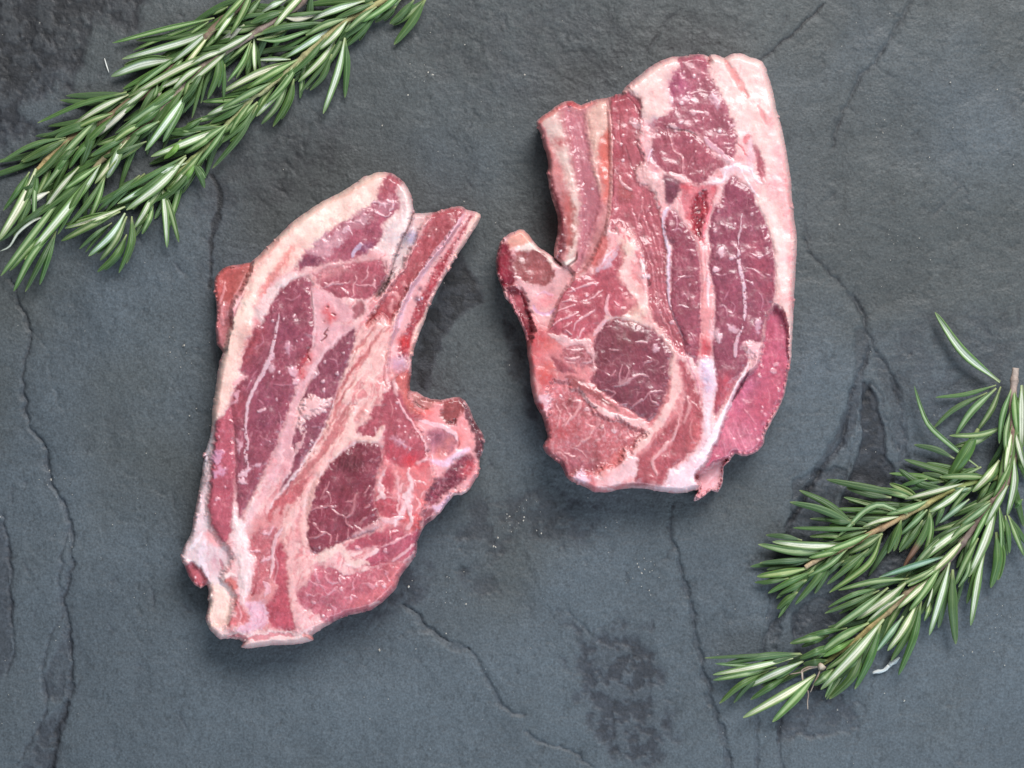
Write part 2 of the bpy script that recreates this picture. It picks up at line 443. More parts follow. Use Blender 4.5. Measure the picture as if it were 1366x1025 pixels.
    crack('P283,440 286,470 290,500', [3, 5, 3], 0.4, -1.0, 2)
    rs = np.random.RandomState(5)
    for k in range(420):       # small pits and hairline nicks
        x, y = rs.rand() * 1366, rs.rand() * 1025
        a = rs.normal(1.57, 0.5); l = 2 + rs.rand() ** 3 * 30
        crack('P%.1f,%.1f %.1f,%.1f %.1f,%.1f' % (x, y, x + l * .5 * math.cos(a) + rs.randn(), y + l * .5 * math.sin(a), x + l * math.cos(a), y + l * math.sin(a)),
              [0.6, 0.9 + 1.8 * rs.rand(), 0.6], 0.12 + 0.2 * rs.rand(), -0.8, 4)
    for k in range(60):        # pale scuffs and hairline scratches
        x, y = rs.rand() * 1366, rs.rand() * 1025; a = rs.rand() * 3.14; l = 6 + 40 * rs.rand() ** 2
        crack('P%.1f,%.1f %.1f,%.1f %.1f,%.1f' % (x, y, x + l * .5 * math.cos(a) + 2 * rs.randn(), y + l * .5 * math.sin(a), x + l * math.cos(a), y + l * math.sin(a)), [.4, .9, .4], -.22 - .3 * rs.rand(), .15, 3)
    pit = sm(0.30, 0.62, fbm(X, Y, 16, 471, 4, 0.65)) * sm(-0.15, 0.45, fbm(X, Y, 120, 475, 3))
    pl = fbm(X + 30 * mid, Y, 150, 481, 4)
    terr = np.floor(pl * 5) / 5 + sm(0.80, 1.0, pl * 5 - np.floor(pl * 5)) / 5
    hgt = 2.2 * big + 2.4 * terr + 0.5 * mid + 0.25 * fine + lev * 1.5 - 0.8 * pit
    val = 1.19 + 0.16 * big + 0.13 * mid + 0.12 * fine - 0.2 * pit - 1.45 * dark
    val *= 1 + 0.10 * (pl - terr * 0 ) * 0.6
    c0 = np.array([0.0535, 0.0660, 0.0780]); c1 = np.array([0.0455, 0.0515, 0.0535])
    mixv = sm(-0.8, 0.8, fbm(X, Y, 260, 491, 3) + np.clip((Y - 480) / 550, -.7, .9))[..., None]  # slate bluer and brighter toward the bottom, cool light painted into its colour
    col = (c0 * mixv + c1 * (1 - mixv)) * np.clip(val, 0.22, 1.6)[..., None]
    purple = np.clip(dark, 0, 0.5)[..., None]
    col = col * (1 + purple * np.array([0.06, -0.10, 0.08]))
    # widen the sheet beyond the frame with coarser cells of the plain stone
    ed = np.maximum(np.maximum(-X, X - 1366), np.maximum(-Y, Y - 1025))
    fade = sm(6, 38, ed)
    cm_ = col.reshape(-1, 3).mean(0); hm = float(hgt.mean())
    col = col * (1 - fade[..., None]) + cm_ * fade[..., None]; hgt = hgt * (1 - fade) + hm * fade
    far = np.concatenate([np.array([-4000, -2600, -1700, -1100]), np.arange(-760, -5, 16.0)])
    xs = np.sort(np.concatenate([far - 40, S.xs, 1406 - far])); ys = np.sort(np.concatenate([far - 40, S.ys, 1066 - far]))
    nx, ny, k = len(xs), len(ys), len(far)
    FX, FY = np.meshgrid(xs, ys)
    tone = 1 + .15 * fbm(FX, FY, 330, 411, 3) + .12 * fbm(FX, FY, 80, 421, 3)
    tone2 = 1 + (tone - 1) * sm(40, 140, np.maximum(np.maximum(-FX, FX - 1366), np.maximum(-FY, FY - 1025)))
    Z = hm + 2.0 * (tone2 - 1) * 8; C = cm_[None, None, :] * tone2[..., None]
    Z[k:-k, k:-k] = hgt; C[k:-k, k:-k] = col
    GX, GY = np.meshgrid(xs, ys)
    v = np.stack([(GX - CX) * P, -(GY - CY) * P, (Z - 3.0) * P], -1).reshape(-1, 3)
    idx = np.arange(nx * ny).reshape(ny, nx)
    f = np.stack([idx[:-1, :-1], idx[1:, :-1], idx[1:, 1:], idx[:-1, 1:]], -1).reshape(-1, 4)
    m = attr_mat('slate_stone', 'surface_colour', 0.56, 0.35, (1300, 0.34), (1100, 0.7, 0.0003), fleck=.24)
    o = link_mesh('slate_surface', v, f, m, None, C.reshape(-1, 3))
    o['kind'] = 'structure'; o['label'] = 'dark grey cleft slate slab under the meat and rosemary'
    return o
build_slate()
# ------------------------------------------------------------------ chop meshes
MEAT = attr_mat('raw_meat', 'surface_colour', 0.30, 0.5, (2600, 0.05), (1300, 0.18, 0.00025), fat_rough=0.37, sss=0.25, coat=0.14)

def islands(lab, cell, names):
    """give every separate island of a tissue its own part; dissolve specks into what surrounds them"""
    ny, nx = lab.shape
    out = np.where(cell, lab, -1)
    for again in range(2):
        seen = np.zeros((ny, nx), bool); first = {}
        L = out.tolist(); C = cell.tolist(); SN = seen.tolist()
        for y in range(ny):
            for x in range(nx):
                if not C[y][x] or SN[y][x]: continue
                v = L[y][x]; st = [(y, x)]; SN[y][x] = True; comp = []; nb = {}
                while st:
                    b, a = st.pop(); comp.append((b, a))
                    for q, r in ((b + 1, a), (b - 1, a), (b, a + 1), (b, a - 1)):
                        if 0 <= q < ny and 0 <= r < nx and C[q][r]:
                            if L[q][r] == v:
                                if not SN[q][r]: SN[q][r] = True; st.append((q, r))
                            else: nb[L[q][r]] = nb.get(L[q][r], 0) + 1
                if again == 0:
                    if len(comp) < 90 and nb:
                        w = max(nb, key=nb.get)
                        for b, a in comp: L[b][a] = w
                else:
                    if v in first:
                        names.append(names[v].split('#')[0]); w = len(names) - 1
                        for b, a in comp: out[b, a] = w
                    first[v] = 1
        if again == 0: out = np.array(L)
    return np.where(cell, out, lab)

def build_chop(S, outline, center, label, name, redge=8, zfrac=0.68):
    S.tissue()
    q = spline(pts(outline), 2, True)
    X, Y = S.X, S.Y
    rag = 0.7 * fbm(X, Y, 12, S.seed + 40, 3) + 1.6 * sm(.25, .6, fbm(X, Y, 9, S.seed + 46, 2)) * sm(0, .4, S.n1)
    d, _, ins = seg_dist(X, Y, q, True, True)
    sd = np.where(ins, d, -d) + rag
    # height
    e = np.clip((sd) / (redge * np.clip(S.T / 72, 0.4, 1.1)), 0, 1)
    prof = np.sqrt(np.clip(1 - (1 - e) ** 2.2, 0, 1))
    z = S.T * (zfrac + (1 - zfrac) * prof)
    rel = S.rel + 2.6 * fbm(X, Y, 45, S.seed + 41, 3) + 0.5 * (1 - .65 * S.fat) * fbm(X, Y, 16, S.seed + 42, 2) + 0.10 * S.n2 + 0.06 * S.vein
    rel += 0.10 * fbm(X, Y, 2.6, S.seed + 44, 2)
    z = z + rel * np.clip(0.35 + 0.65 * e, 0, 1) + 0.7 * S.fat * e
    z = np.maximum(z, 3.0)
    # cells inside the outline
    cen = 0.25 * (sd[:-1, :-1] + sd[1:, :-1] + sd[1:, 1:] + sd[:-1, 1:])
    cell = cen > 0
    ny, nx = sd.shape
    idg = np.arange(ny * nx).reshape(ny, nx)
    quads = np.stack([idg[:-1, :-1], idg[1:, :-1], idg[1:, 1:], idg[:-1, 1:]], -1)[cell]
    S.lab[:-1, :-1] = islands(S.lab[:-1, :-1], cell, S.names)
    flab = S.lab[:-1, :-1][cell]
    e4 = np.concatenate([quads[:, [0, 1]], quads[:, [1, 2]], quads[:, [2, 3]], quads[:, [3, 0]]])
    el = np.tile(flab, 4)
    key = np.minimum(e4[:, 0], e4[:, 1]) * (ny * nx) + np.maximum(e4[:, 0], e4[:, 1])
    u, inv, cnt = np.unique(key, return_inverse=True, return_counts=True)
    bmask = cnt[inv] == 1
    be, bl = e4[bmask], el[bmask]
    gy, gx = np.gradient(sd, S.step)
    gl = np.sqrt(gx ** 2 + gy ** 2) + 1e-6
    gx, gy = gx / gl, gy / gl
    px = X.copy(); py = Y.copy()
    bv = np.unique(be)
    fpx, fpy, fs = px.ravel(), py.ravel(), sd.ravel()
    fgx, fgy = gx.ravel(), gy.ravel()
    mv = np.clip(fs[bv], -1.2, 1.2)
    fpx[bv] -= mv * fgx[bv]; fpy[bv] -= mv * fgy[bv]
    zf = z.ravel(); colf = S.col.reshape(-1, 3) * ALB; fatf = S.fat.ravel()
    nv = ny * nx
    # side wall down to the slate, bulging a little then tucking under
    rings = [(0.5, 0.88), (0.7, 0.74), (0.6, 0.6), (0.0, 0.46), (-0.9, 0.32), (-2.6, 0.18), (-4.4, 0.08), (-6.5, 0.01)]
    VX, VY, VZ, VC, VF = [fpx], [fpy], [zf], [colf], [fatf]
    pos = -np.ones(nv, int); pos[bv] = np.arange(len(bv))
    prev = None; faces = [quads]; labs = [flab]
    # smooth outward directions along the rim
    ox, oy = -fgx[bv], -fgy[bv]
    for k, (off, fz) in enumerate(rings):
        jit = 0.6 * perlin(fpx[bv] / 17, fpy[bv] / 17 + 5 * k, S.seed + 60 + k)
        VX.append(fpx[bv] + ox * (off + jit * min(k, 2) * 0.5)); VY.append(fpy[bv] + oy * (off + jit * min(k, 2) * 0.5))
        VZ.append(zf[bv] * fz); VC.append(np.clip(colf[bv] * (1 + .28 * perlin(fpx[bv] / 11 + 3.7 * k, fpy[bv] / 11 - 2.3 * k, S.seed + 70) + .16 * perlin(fpx[bv] / 4 + 5.1 * k, fpy[bv] / 4, S.seed + 71))[:, None], 0, .92)); VF.append(fatf[bv])
        a = (be if k == 0 else nv + (k - 1) * len(bv) + pos[be]); b = nv + k * len(bv) + pos[be]
        faces.append(np.stack([a[:, 1], a[:, 0], b[:, 0], b[:, 1]], -1)); labs.append(bl)
    VX, VY, VZ = np.concatenate(VX), np.concatenate(VY), np.concatenate(VZ)
    VC, VF = np.concatenate(VC), np.concatenate(VF)
    F = np.concatenate(faces); LB = np.concatenate(labs)
    wx, wy, wz = to_world(VX, VY, VZ)
    c = to_world(center[0], center[1], 0)
    V = np.stack([wx - c[0], wy - c[1], wz], -1)
    # one set of smooth normals for the whole chop, so parts meet without a seam
    fn = np.cross(V[F[:, 2]] - V[F[:, 0]], V[F[:, 3]] - V[F[:, 1]])
    Nn = np.zeros_like(V)
    for k in range(4): np.add.at(Nn, F[:, k], fn)
    Nn /= np.linalg.norm(Nn, axis=1)[:, None] + 1e-12
    root = thing(name, label, 'lamb chop', (c[0], c[1], 0))
    for i, nm in enumerate(S.names):
        f = F[LB == i]
        if len(f) < 30: continue
        used = np.unique(f); mp = -np.ones(len(V), int); mp[used] = np.arange(len(used))
        base = nm.split('#')[0]
        link_mesh(base, V[used], mp[f], MEAT, root, VC[used], VF[used], Nn[used])
    return root

# ------------------------------------------------------------------ right chop
def right_chop():
    S = Paint(655, 62, 1072, 680, 1, (228, 186, 182), 72, 1000); S.grain = 1.25
    f, k, t, d = S.fill, S.stroke, S.tint, S.dots
    S.col *= (1 + 0.07 * S.n1 + 0.05 * S.n2)[..., None]
    S.col *= np.stack([np.ones_like(S.n1), 1 - 0.10 * sm(0, .5, S.n1), 1 - 0.10 * sm(0, .5, S.n1)], -1)
    # the pink, stringy ground of the lower left
    f(None, (206, 130, 130), 'C150,560 300,560 480,620 640,480 860,300 950,420 1010,640 1080,850 1180,950 E1240,60 1270,250 1150,520 960,700 880,900 690,920 500,800 330,600 260,200 240,0', 9, 6, .14, .4, 0, fat=.5, loose=.55)
    f(None, (206, 132, 132), 'F500,60 560,200 540,420 480,600 380,800 240,860 220,700 400,480 460,250', 8, 4, .12, .2, 0, fat=.7, loose=.4)
    for s_, w_ in (('C1040,640 1090,820 1180,930 E1215,60 1235,200 1190,330 1120,450 1010,560 960,660', [9, 9, 10, 13, 15, 13, 12, 14, 10]), ('C900,230 930,330 900,450 930,560 1000,620 1030,740', [9, 13, 14, 14, 13, 9]), ('C700,850 760,780 860,770 960,770 1060,830', [6, 7, 7, 8, 8])):
        k((230, 192, 182), s_, w_, .85, .5, soft=2.5, warp=3)
    # fat along the top and the right side
    f('fat_cap', (229, 195, 184), 'B150,290 250,210 350,130 480,62 510,90 530,120 490,190 460,260 470,330 430,440 350,485 300,470 260,400 230,310', 3, 2, .06, fat=1, bulge=1)
    f('fat_cap', (232, 198, 188), 'B735,50 830,50 980,30 1090,90 1190,400 1250,700 1290,1000 D1310,250 1290,700 1280,1020 F1260,60 1262,40 D1250,800 1180,680 1165,560 1165,400 1120,200 1060,60 B1040,960 1110,860 1100,760 1020,620 1000,560 930,540 900,560 860,450 840,380 790,270 740,170', 3, 2, .07, fat=1, bulge=.5)
    k((214, 132, 126), 'B830,70 880,150 930,230 985,320', [5, 9, 9, 4], .8, -2.5, soft=2)
    k((212, 128, 128), 'B1050,375 1080,430 1108,505', [3, 6, 2], .75, -1, soft=2)
    t((214, 130, 132), 'B1130,440 1150,490 1140,560', 5, .6)
    t((222, 128, 140), 'B1190,680 1200,760 1180,860 1220,900 1140,900 1230,1000 1160,960 D1250,80 1270,180 1260,380 1270,640', 7, .45)
    k((216, 140, 140), 'B1190,640 1230,820 1262,1000 D1280,300 1270,560 1262,800', [3, 5, 4, 5, 4, 3], .5, 0, soft=2.5, brk=.2)
    k((238, 215, 205), 'D1150,40 1190,200 1215,400 1220,600', [8, 12, 12, 6], .6, .8, soft=3)
    k((205, 120, 125), 'D1180,640 1210,700 1250,780', [2, 3, 2], .4, 0)
    # lower right slab of muscle
    f('outer_muscle', (184, 96, 117), 'D1165,690 1210,720 1245,800 1260,900 1262,1020 F1262,60 1245,150 1215,280 1125,455 1092,540 1090,580 1050,630 985,662 900,650 860,690 780,730 640,800 700,720 780,570 830,440 875,310 950,160 1050,70 D1090,930 1110,800 1140,740', 2, 1.5, .06, .0, 1.5, T=56, tsoft=3)
    t((208, 132, 150), 'F900,560 840,600 980,560 940,480 1000,600 860,480', 9, .55)
    t((196, 120, 150), 'F960,200 940,270 1000,170 900,330', 8, .4)
    t((184, 84, 100), 'F1180,180 1120,300 1200,60 1060,360', 10, .4)
    for s_ in ('F880,520 900,580 930,640', 'F920,490 945,560 975,640', 'F960,460 1000,540 1020,610', 'F820,580 840,640 850,680'):
        k((222, 150, 162), s_, [1, 1.6, 1], .5, .2)
    k((214, 140, 150), 'F960,350 1010,410 1040,450', [1, 2, 1], .6, .3)
    k((214, 140, 150), 'F1120,210 1135,280 1120,310', [1, 2, 1], .5, .3)
    d((232, 190, 192), 'F1175,55 1160,100 1065,130 1195,225', 3.4, 1)
    d((225, 170, 180), 'F1080,370 1105,390 1085,340 1040,490 1060,560 1080,530 1010,520', 2, .6)
    # top block
    f('muscle#top', (157, 88, 101), 'B505,62 580,50 655,36 725,85 735,180 790,270 850,390 870,460 900,540 905,640 885,745 800,690 720,620 700,600 650,575 580,548 500,548 440,540 350,540 335,550 325,530 360,480 440,440 485,380 470,310 465,250 495,180 530,120', 2, 2.6, .12, .22, 1.2, crumb=.05)
    f('muscle#mid', (156, 84, 96), 'B335,550 350,540 440,540 500,548 580,548 650,575 700,610 760,690 850,745 830,790 760,830 700,900 640,908 580,872 540,840 440,830 390,780 340,720 350,620', 2, 2.4, .12, .22, 1.2)
    t((172, 88, 118), 'B510,200 560,260 500,270', 9, .6)
    k((96, 40, 40), 'B500,548 570,545 650,582', [1, 2.2, 1], .85, -1.8, fat=0)
    k((206, 160, 168), 'B695,590 740,640 790,680 870,748', [4, 7, 6, 4], .9, .8)
    k((214, 172, 172), 'B760,700 850,750 920,770', [3, 6, 6], .7, .5, soft=2)
    k((200, 140, 142), 'B450,530 475,620 500,690 550,725 555,830', [1.5, 2, 1.5, 2, 2], .75, .4)
    k((190, 120, 128), 'B560,870 600,760 640,680', [1, 1.5, 1], .5, .2)
    k((190, 120, 128), 'B680,880 720,800 740,740', [1, 1.5, 1], .4, .2)
    k((196, 128, 136), 'B600,310 680,285 735,290', [1, 1.6, 1], .5)
    f(None, (205, 165, 172), 'B740,290 765,280 770,330 800,370 790,395 750,360 735,330', 2, 3, .08, fat=1, bulge=.8, a=.85)
    f(None, (215, 170, 172), 'B590,425 640,410 690,420 720,415 725,445 690,440 640,435 600,440', 1.5, 3, .08, fat=1, bulge=.8, a=.9)
    f(None, (222, 178, 178), 'B440,505 480,490 515,510 510,530 470,520', 1.5, 3, .08, fat=1, bulge=.8)
    f(None, (218, 172, 175), 'B860,500 890,490 900,520 880,530', 1.5, 3, .08, fat=1, bulge=.8)
    f(None, (205, 158, 165), 'B460,330 540,325 600,315 615,345 560,360 500,370 470,390', 2, 4, .1, fat=1, a=.6, bulge=.6)
    d((240, 215, 215), 'B480,355 545,365 598,325 505,550 800,550 765,545 790,370 545,487 385,545 630,185 715,80', 2.4, 1)
    d((215, 165, 170), 'B570,270 540,320 670,240 690,320 610,620 640,690 470,760 480,640 400,700 620,770 680,820 600,840 800,460 830,480 740,480 860,640 830,640 850,690 800,720 560,160 690,470 640,490 620,130 590,300 750,130 830,560 780,590 660,210', 1.7, .6)
    k((205, 160, 165), 'B830,630 850,640 875,635', [1, 1.6, 1], .7)
    # small lean on the right
    f('muscle#sliver', (170, 94, 104), 'B1020,625 1060,680 1095,760 1108,840 1080,885 1045,820 1035,720', 2.5, 2.5, .12, .3, .6)
    k((225, 190, 196), 'B1000,600 1010,700 1000,800', [5, 8, 6], .6, .4, soft=3)
    # membrane star, with its glints painted into the colour
    f(None, (226, 196, 196), 'B800,800 880,770 960,780 1010,830 940,840 890,830 830,880 760,920 700,910 740,870 830,845', 3, 4, .1, fat=1, bulge=.6)
    for s_ in ('B810,800 860,790 930,790 950,830', 'B820,860 860,800 920,770', 'B740,880 800,890 840,850', 'B960,850 1010,930 1060,990', 'B1000,800 1050,880 1080,900'):
        k((238, 218, 220), s_, [1.5, 3, 1.5], .8, .7)
    # strip beside the rib
    f('streaked_muscle', (172, 94, 102), 'A790,330 870,305 930,288 985,350 1000,470 980,620 1030,760 960,810 1000,900 1090,960 C1110,20 1150,150 1170,350 1180,600 1230,800 1290,900 1310,1020 1260,1010 1180,900 1070,760 1050,560 1020,380 960,250 890,180 850,130 830,200 800,150 790,20 A805,850 800,600', 2, 2.5, .14, .12, .4, T=69)
    t((164, 72, 82), 'A860,350 840,440 850,560 840,700 830,800', 7, .7)
    t((120, 52, 60), 'A990,420 975,500 1000,560 990,340', 4, .7)
    k((104, 44, 52), 'A800,430 815,560 810,700 812,850 805,1000', [2, 4, 3, 5, 3], .5, -1.5, fat=0, brk=.3)
    k((112, 44, 52), 'A900,310 950,360 985,420 1000,470', [1, 2, 3, 3], .6, -1.5, fat=0)
    k((120, 50, 58), 'A855,440 860,560 880,700', [2, 2, 2], .5, -1, fat=0)
    for s_ in ('A975,500 970,620 1000,740 960,820', 'A900,640 930,760 960,830'):
        k((110, 60, 66), s_, [1.5, 2, 1.5], .5, -1, fat=0)
    f(None, (200, 160, 162), 'A920,475 990,480 1000,520 960,530 930,500', 2, 4, .1, fat=1, a=.75, bulge=.8)
    f(None, (200, 150, 150), 'A1000,570 1050,580 1050,630 1010,610', 2, 4, .1, fat=1, a=.7, bulge=.6)
    f(None, (210, 165, 160), 'A975,780 1030,770 1060,840 1110,850 1150,900 1165,1000 1120,1020 1080,960 1030,900 990,850', 2, 4, .1, fat=1, a=.8, bulge=.8)
    f(None, (190, 160, 166), 'A1010,490 1090,450 1110,480 1060,530', 3, 4, .12, fat=1, a=.6)
    t((160, 126, 140), 'A1060,720 1080,760 1050,680 1100,800', 4, .6)
    k((225, 200, 210), 'A1080,665 1055,705 1045,750', [1, 2, 1], .9, .5)
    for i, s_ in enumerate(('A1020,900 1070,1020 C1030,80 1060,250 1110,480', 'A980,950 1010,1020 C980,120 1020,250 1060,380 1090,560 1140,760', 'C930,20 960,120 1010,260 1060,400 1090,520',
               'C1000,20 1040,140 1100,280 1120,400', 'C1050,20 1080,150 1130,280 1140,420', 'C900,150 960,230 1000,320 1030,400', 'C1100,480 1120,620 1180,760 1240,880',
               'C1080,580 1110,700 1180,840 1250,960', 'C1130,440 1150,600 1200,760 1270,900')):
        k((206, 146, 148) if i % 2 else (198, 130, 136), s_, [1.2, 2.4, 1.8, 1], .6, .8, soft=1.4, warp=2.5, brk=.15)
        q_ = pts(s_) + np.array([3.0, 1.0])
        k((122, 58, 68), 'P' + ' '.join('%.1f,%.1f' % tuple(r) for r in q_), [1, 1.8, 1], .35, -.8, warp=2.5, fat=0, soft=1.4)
    f('muscle#nub', (165, 90, 92), 'A850,850 900,900 945,950 930,1020 860,1020 840,950', 2, 2, .1, .1, .5)
    k((215, 165, 165), 'A850,850 880,905 940,945', [2, 4, 1.5], .8, .6)
    d((226, 190, 192), 'A885,525 880,580 905,415 885,715 880,745 935,830 1040,790 870,640', 1.6, .7)
    # white tendon edge
    k((216, 196, 206), 'D470,20 435,70 425,150 440,250 460,320 462,420 458,540 460,640 480,720', [4, 6, 5, 4, 5, 5, 4, 3, 2], .95, 1.4, warp=1)
    k((206, 172, 184), 'D470,680 500,760 550,880 575,960 580,1020', [2, 3, 3, 2, 2], .9, .8)
    k((205, 140, 150), 'F575,0 610,80 650,180 670,280', [2, 3, 3, 1], .8, .5)
    # dark triangle
    f('muscle#wedge', (122, 68, 82), 'B420,850 480,850 565,905 525,960 500,1020 D470,20 445,0 B432,930', 2, 1.5, .1, 0, .2)
    # muscle left of the blade bone
    f('muscle#left', (146, 76, 91), 'D440,95 485,45 540,105 600,195 640,275 668,400 680,560 676,700 682,860 668,950 660,1020 F640,60 620,20 D570,1000 545,890 500,780 470,680 472,560 470,440 480,300 445,240 430,160', 1.8, 1.6, .1, .3, 1.6, rim=.8)
    for s_ in ('D570,320 600,322 640,330', 'D520,500 570,495 630,490', 'D510,700 540,690 590,710', 'D540,620 570,615 590,650', 'D480,190 520,180 550,200', 'D500,60 515,140 500,190', 'D590,860 620,890 640,930', 'D490,550 520,520 540,500'):
        k((190, 134, 146), s_, [1, 2, 1], .6, .4)
    # blade bone
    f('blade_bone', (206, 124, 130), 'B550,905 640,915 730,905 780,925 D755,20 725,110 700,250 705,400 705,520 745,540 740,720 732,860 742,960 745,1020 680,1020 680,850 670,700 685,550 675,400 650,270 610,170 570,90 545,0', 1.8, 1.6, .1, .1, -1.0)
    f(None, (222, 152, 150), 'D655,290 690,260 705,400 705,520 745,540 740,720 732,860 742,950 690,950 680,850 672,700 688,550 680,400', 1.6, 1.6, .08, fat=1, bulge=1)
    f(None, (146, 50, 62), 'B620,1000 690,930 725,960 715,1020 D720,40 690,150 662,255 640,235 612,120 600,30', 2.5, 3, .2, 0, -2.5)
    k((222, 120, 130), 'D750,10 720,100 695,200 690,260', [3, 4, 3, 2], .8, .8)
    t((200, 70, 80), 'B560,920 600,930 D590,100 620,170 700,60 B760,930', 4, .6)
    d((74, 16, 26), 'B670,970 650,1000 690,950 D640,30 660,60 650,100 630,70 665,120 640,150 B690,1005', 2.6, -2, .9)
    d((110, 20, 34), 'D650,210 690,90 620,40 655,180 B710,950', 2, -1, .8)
    t((206, 84, 92), 'D700,930 715,960 700,1000 F690,5', 5, .8)
    t((212, 90, 100), 'D700,440 710,480', 3, .6)
    k((240, 210, 210), 'D720,470 725,530 722,600 728,700', [2, 4, 3, 2], .7, 1)
    k((235, 190, 185), 'D690,300 692,420 700,520', [2, 4, 2], .7, .6)
    d((235, 190, 195), 'D695,225 725,440 740,415 720,500 735,540', 2, 1)
    # big dark muscle right of the bone
    f('muscle#right', (143, 76, 93), 'D760,25 805,0 B830,905 885,850 940,888 1020,958 D1045,15 1090,90 1130,200 1160,320 1170,460 1168,620 1130,740 1100,800 1080,920 1070,960 F1010,0 990,60 900,180 820,330 770,392 765,300 775,180 755,60 D752,1000 755,880 765,760 760,600 745,500 725,440 735,300 722,200 742,100', 2, 1.6, .1, .3, 1.6, rim=.8)
    t((168, 78, 92), 'D1100,450 1060,420 1120,580 1040,300', 9, .35)
    t((190, 84, 96), 'F800,300 830,240 790,200 850,180', 10, .6)
    k((206, 174, 178), 'D948,75 940,170 925,240', [1, 2, 3], .85, .6)
    k((208, 176, 182), 'D925,235 930,400 945,480 962,560 970,700 965,780 945,870', [3, 5, 5, 5, 4, 3, 2], .92, 1.0, brk=.1)
    k((206, 170, 176), 'D935,860 910,940 905,1020', [3, 6, 5], .85, .8)
    for s_ in ('D1000,340 1060,360 1130,345', 'D980,440 1030,450 1080,490', 'D960,510 1010,540 1030,555', 'D1000,190 1020,180 1010,160', 'D850,480 800,490 760,480', 'D870,660 900,690 890,740 860,730', 'D780,700 830,690 850,760', 'D1060,600 1090,650 1080,720', 'D800,150 850,160 850,190', 'D1080,180 1120,165', 'D1100,480 1140,490', 'D860,590 830,650'):
        k((188, 128, 142), s_, [1, 2, 1], .6, .4)
    f(None, (212, 172, 178), 'D785,300 820,295 835,340 800,360', 1.5, 3, .08, fat=1, bulge=.7, a=.85)
    f(None, (220, 176, 182), 'D755,430 795,435 795,460 765,460', 1.5, 2, .08, fat=1, bulge=1)
    f(None, (210, 168, 176), 'D850,815 880,825 930,850 910,870 870,860', 1.5, 2, .08, fat=1, bulge=.8, a=.9)  # glint painted as a pale patch
    f(None, (216, 176, 180), 'D740,850 800,860 815,900 790,940 750,900', 1.5, 3, .08, fat=1, bulge=.9)
    f(None, (205, 160, 172), 'D1035,790 1080,785 1070,850 1050,880 1040,830', 1.5, 2, .08, fat=1, bulge=.6, a=.8)
    f('fat_lump', (228, 180, 180), 'D965,935 1010,920 1060,935 1100,935 1085,1000 F1075,20 1060,70 1000,95 1015,30 D975,1010 950,970', 1.6, 2.5, .07, fat=1, bulge=4)
    d((226, 190, 196), 'D1015,80 1065,365 905,365 790,60 880,370 1020,540 600,550 480,800 840,170 770,190 900,150 940,860 760,160 F280,215 225,60', 2.3, .9)
    # tendon and lower fat
    f('tendon', (232, 204, 206), 'F665,25 750,20 765,70 775,150 770,260 745,400 745,480 800,400 870,320 830,440 780,570 700,720 645,790 640,885 520,912 440,905 360,880 440,840 455,775 560,720 640,650 680,560 690,420 690,260 670,120', 2.5, 2, .05, fat=1, bulge=1.5)
    t((200, 180, 204), 'F710,100 720,160 700,60 730,220', 6, .6)
    k((246, 226, 226), 'F1000,40 960,120 900,220 860,330 800,440 740,580 640,700', [3, 4, 4, 6, 9, 10, 6], .85, 1.2)
    k((88, 38, 60), 'F1000,95 945,195 885,300', [2, 4, 1.5], .9, -3.5, fat=0, warp=.6)
    k((240, 216, 216), 'F730,420 700,560 620,680', [3, 7, 5], .6, .5, soft=2)
    k((214, 160, 165), 'F690,300 720,305 750,300', [1, 1.5, 1], .6)
    # lean below, between eye and tendon
    f('muscle#lower', (172, 90, 97), 'F520,25 570,50 620,150 665,280 685,420 665,560 610,640 530,715 460,765 440,835 390,830 372,740 355,695 410,650 475,590 505,520 545,400 565,250 550,130', 2.2, 2.5, .13, .3, .8)
    k((214, 160, 158), 'F580,280 600,340 560,440', [4, 5, 3], .7, .6, soft=2)
    k((205, 140, 140), 'F600,290 640,330 660,360', [1, 2, 1], .7)
    k((212, 150, 150), 'F620,420 600,520 640,580', [2, 3, 2], .5, .4)
    t((206, 110, 110), 'F640,480 650,560 620,610', 7, .5)
    d((135, 30, 36), 'F450,750', 2.2, -1.5)
    f('muscle#strip', (168, 88, 94), 'F240,690 330,620 400,520 480,430 515,400 500,500 460,575 390,640 345,680 360,760 395,825 430,862 330,840 235,840', 2, 2.2, .12, .2, .8)
    k((216, 160, 158), 'F530,420 500,530 460,580 410,625 360,685 355,730 380,790', [3, 3, 3, 4, 4, 4, 3], .85, 1)
    k((150, 80, 92), 'F180,868 300,850 400,865', [5, 7, 4], .6, -.4, fat=0, soft=2)
    k((215, 180, 185), 'F200,870 320,880 420,890', [2, 3, 2], .6, .5)
    # eye muscle
    f('eye_muscle', (128, 66, 79), 'C690,960 700,880 740,820 800,785 860,782 960,802 1080,852 1150,912 1200,985 E1197,20 1190,120 1172,230 1130,345 1070,432 1000,408 900,350 800,282 705,212 665,162 690,115 712,80 690,20', 2, 1.8, .1, .45, 1.2, rim=.8)
    t((124, 66, 72), 'C870,850 960,900 820,900 900,960 E760,40', 12, .5)
    for s_ in ('E800,205 870,195 930,150 1000,130 1055,142', 'E862,205 858,130 870,60', 'E780,290 830,245 760,225', 'E1010,300 1060,250 1140,235', 'E1060,255 1070,300 1120,320', 'E940,340 990,300 1010,290',
               'E760,110 800,130 830,100', 'E900,60 920,100 890,160', 'E1040,0 1070,30 1020,50', 'E820,340 900,320', 'C960,940 1000,930 1040,940', 'C760,830 800,825', 'C780,980 850,990', 'E1120,80 1160,70'):
        k((192, 136, 142), s_, [1, 2.4, 1.2], .7, .6)
    f(None, (205, 165, 172), 'C1080,960 1120,960 1110,985 1085,990', 1.5, 2, .1, fat=1, a=.9, bulge=.6)
    f(None, (190, 140, 142), 'E850,180 900,150 930,165 890,200 860,210', 2, 3, .1, fat=1, a=.7)
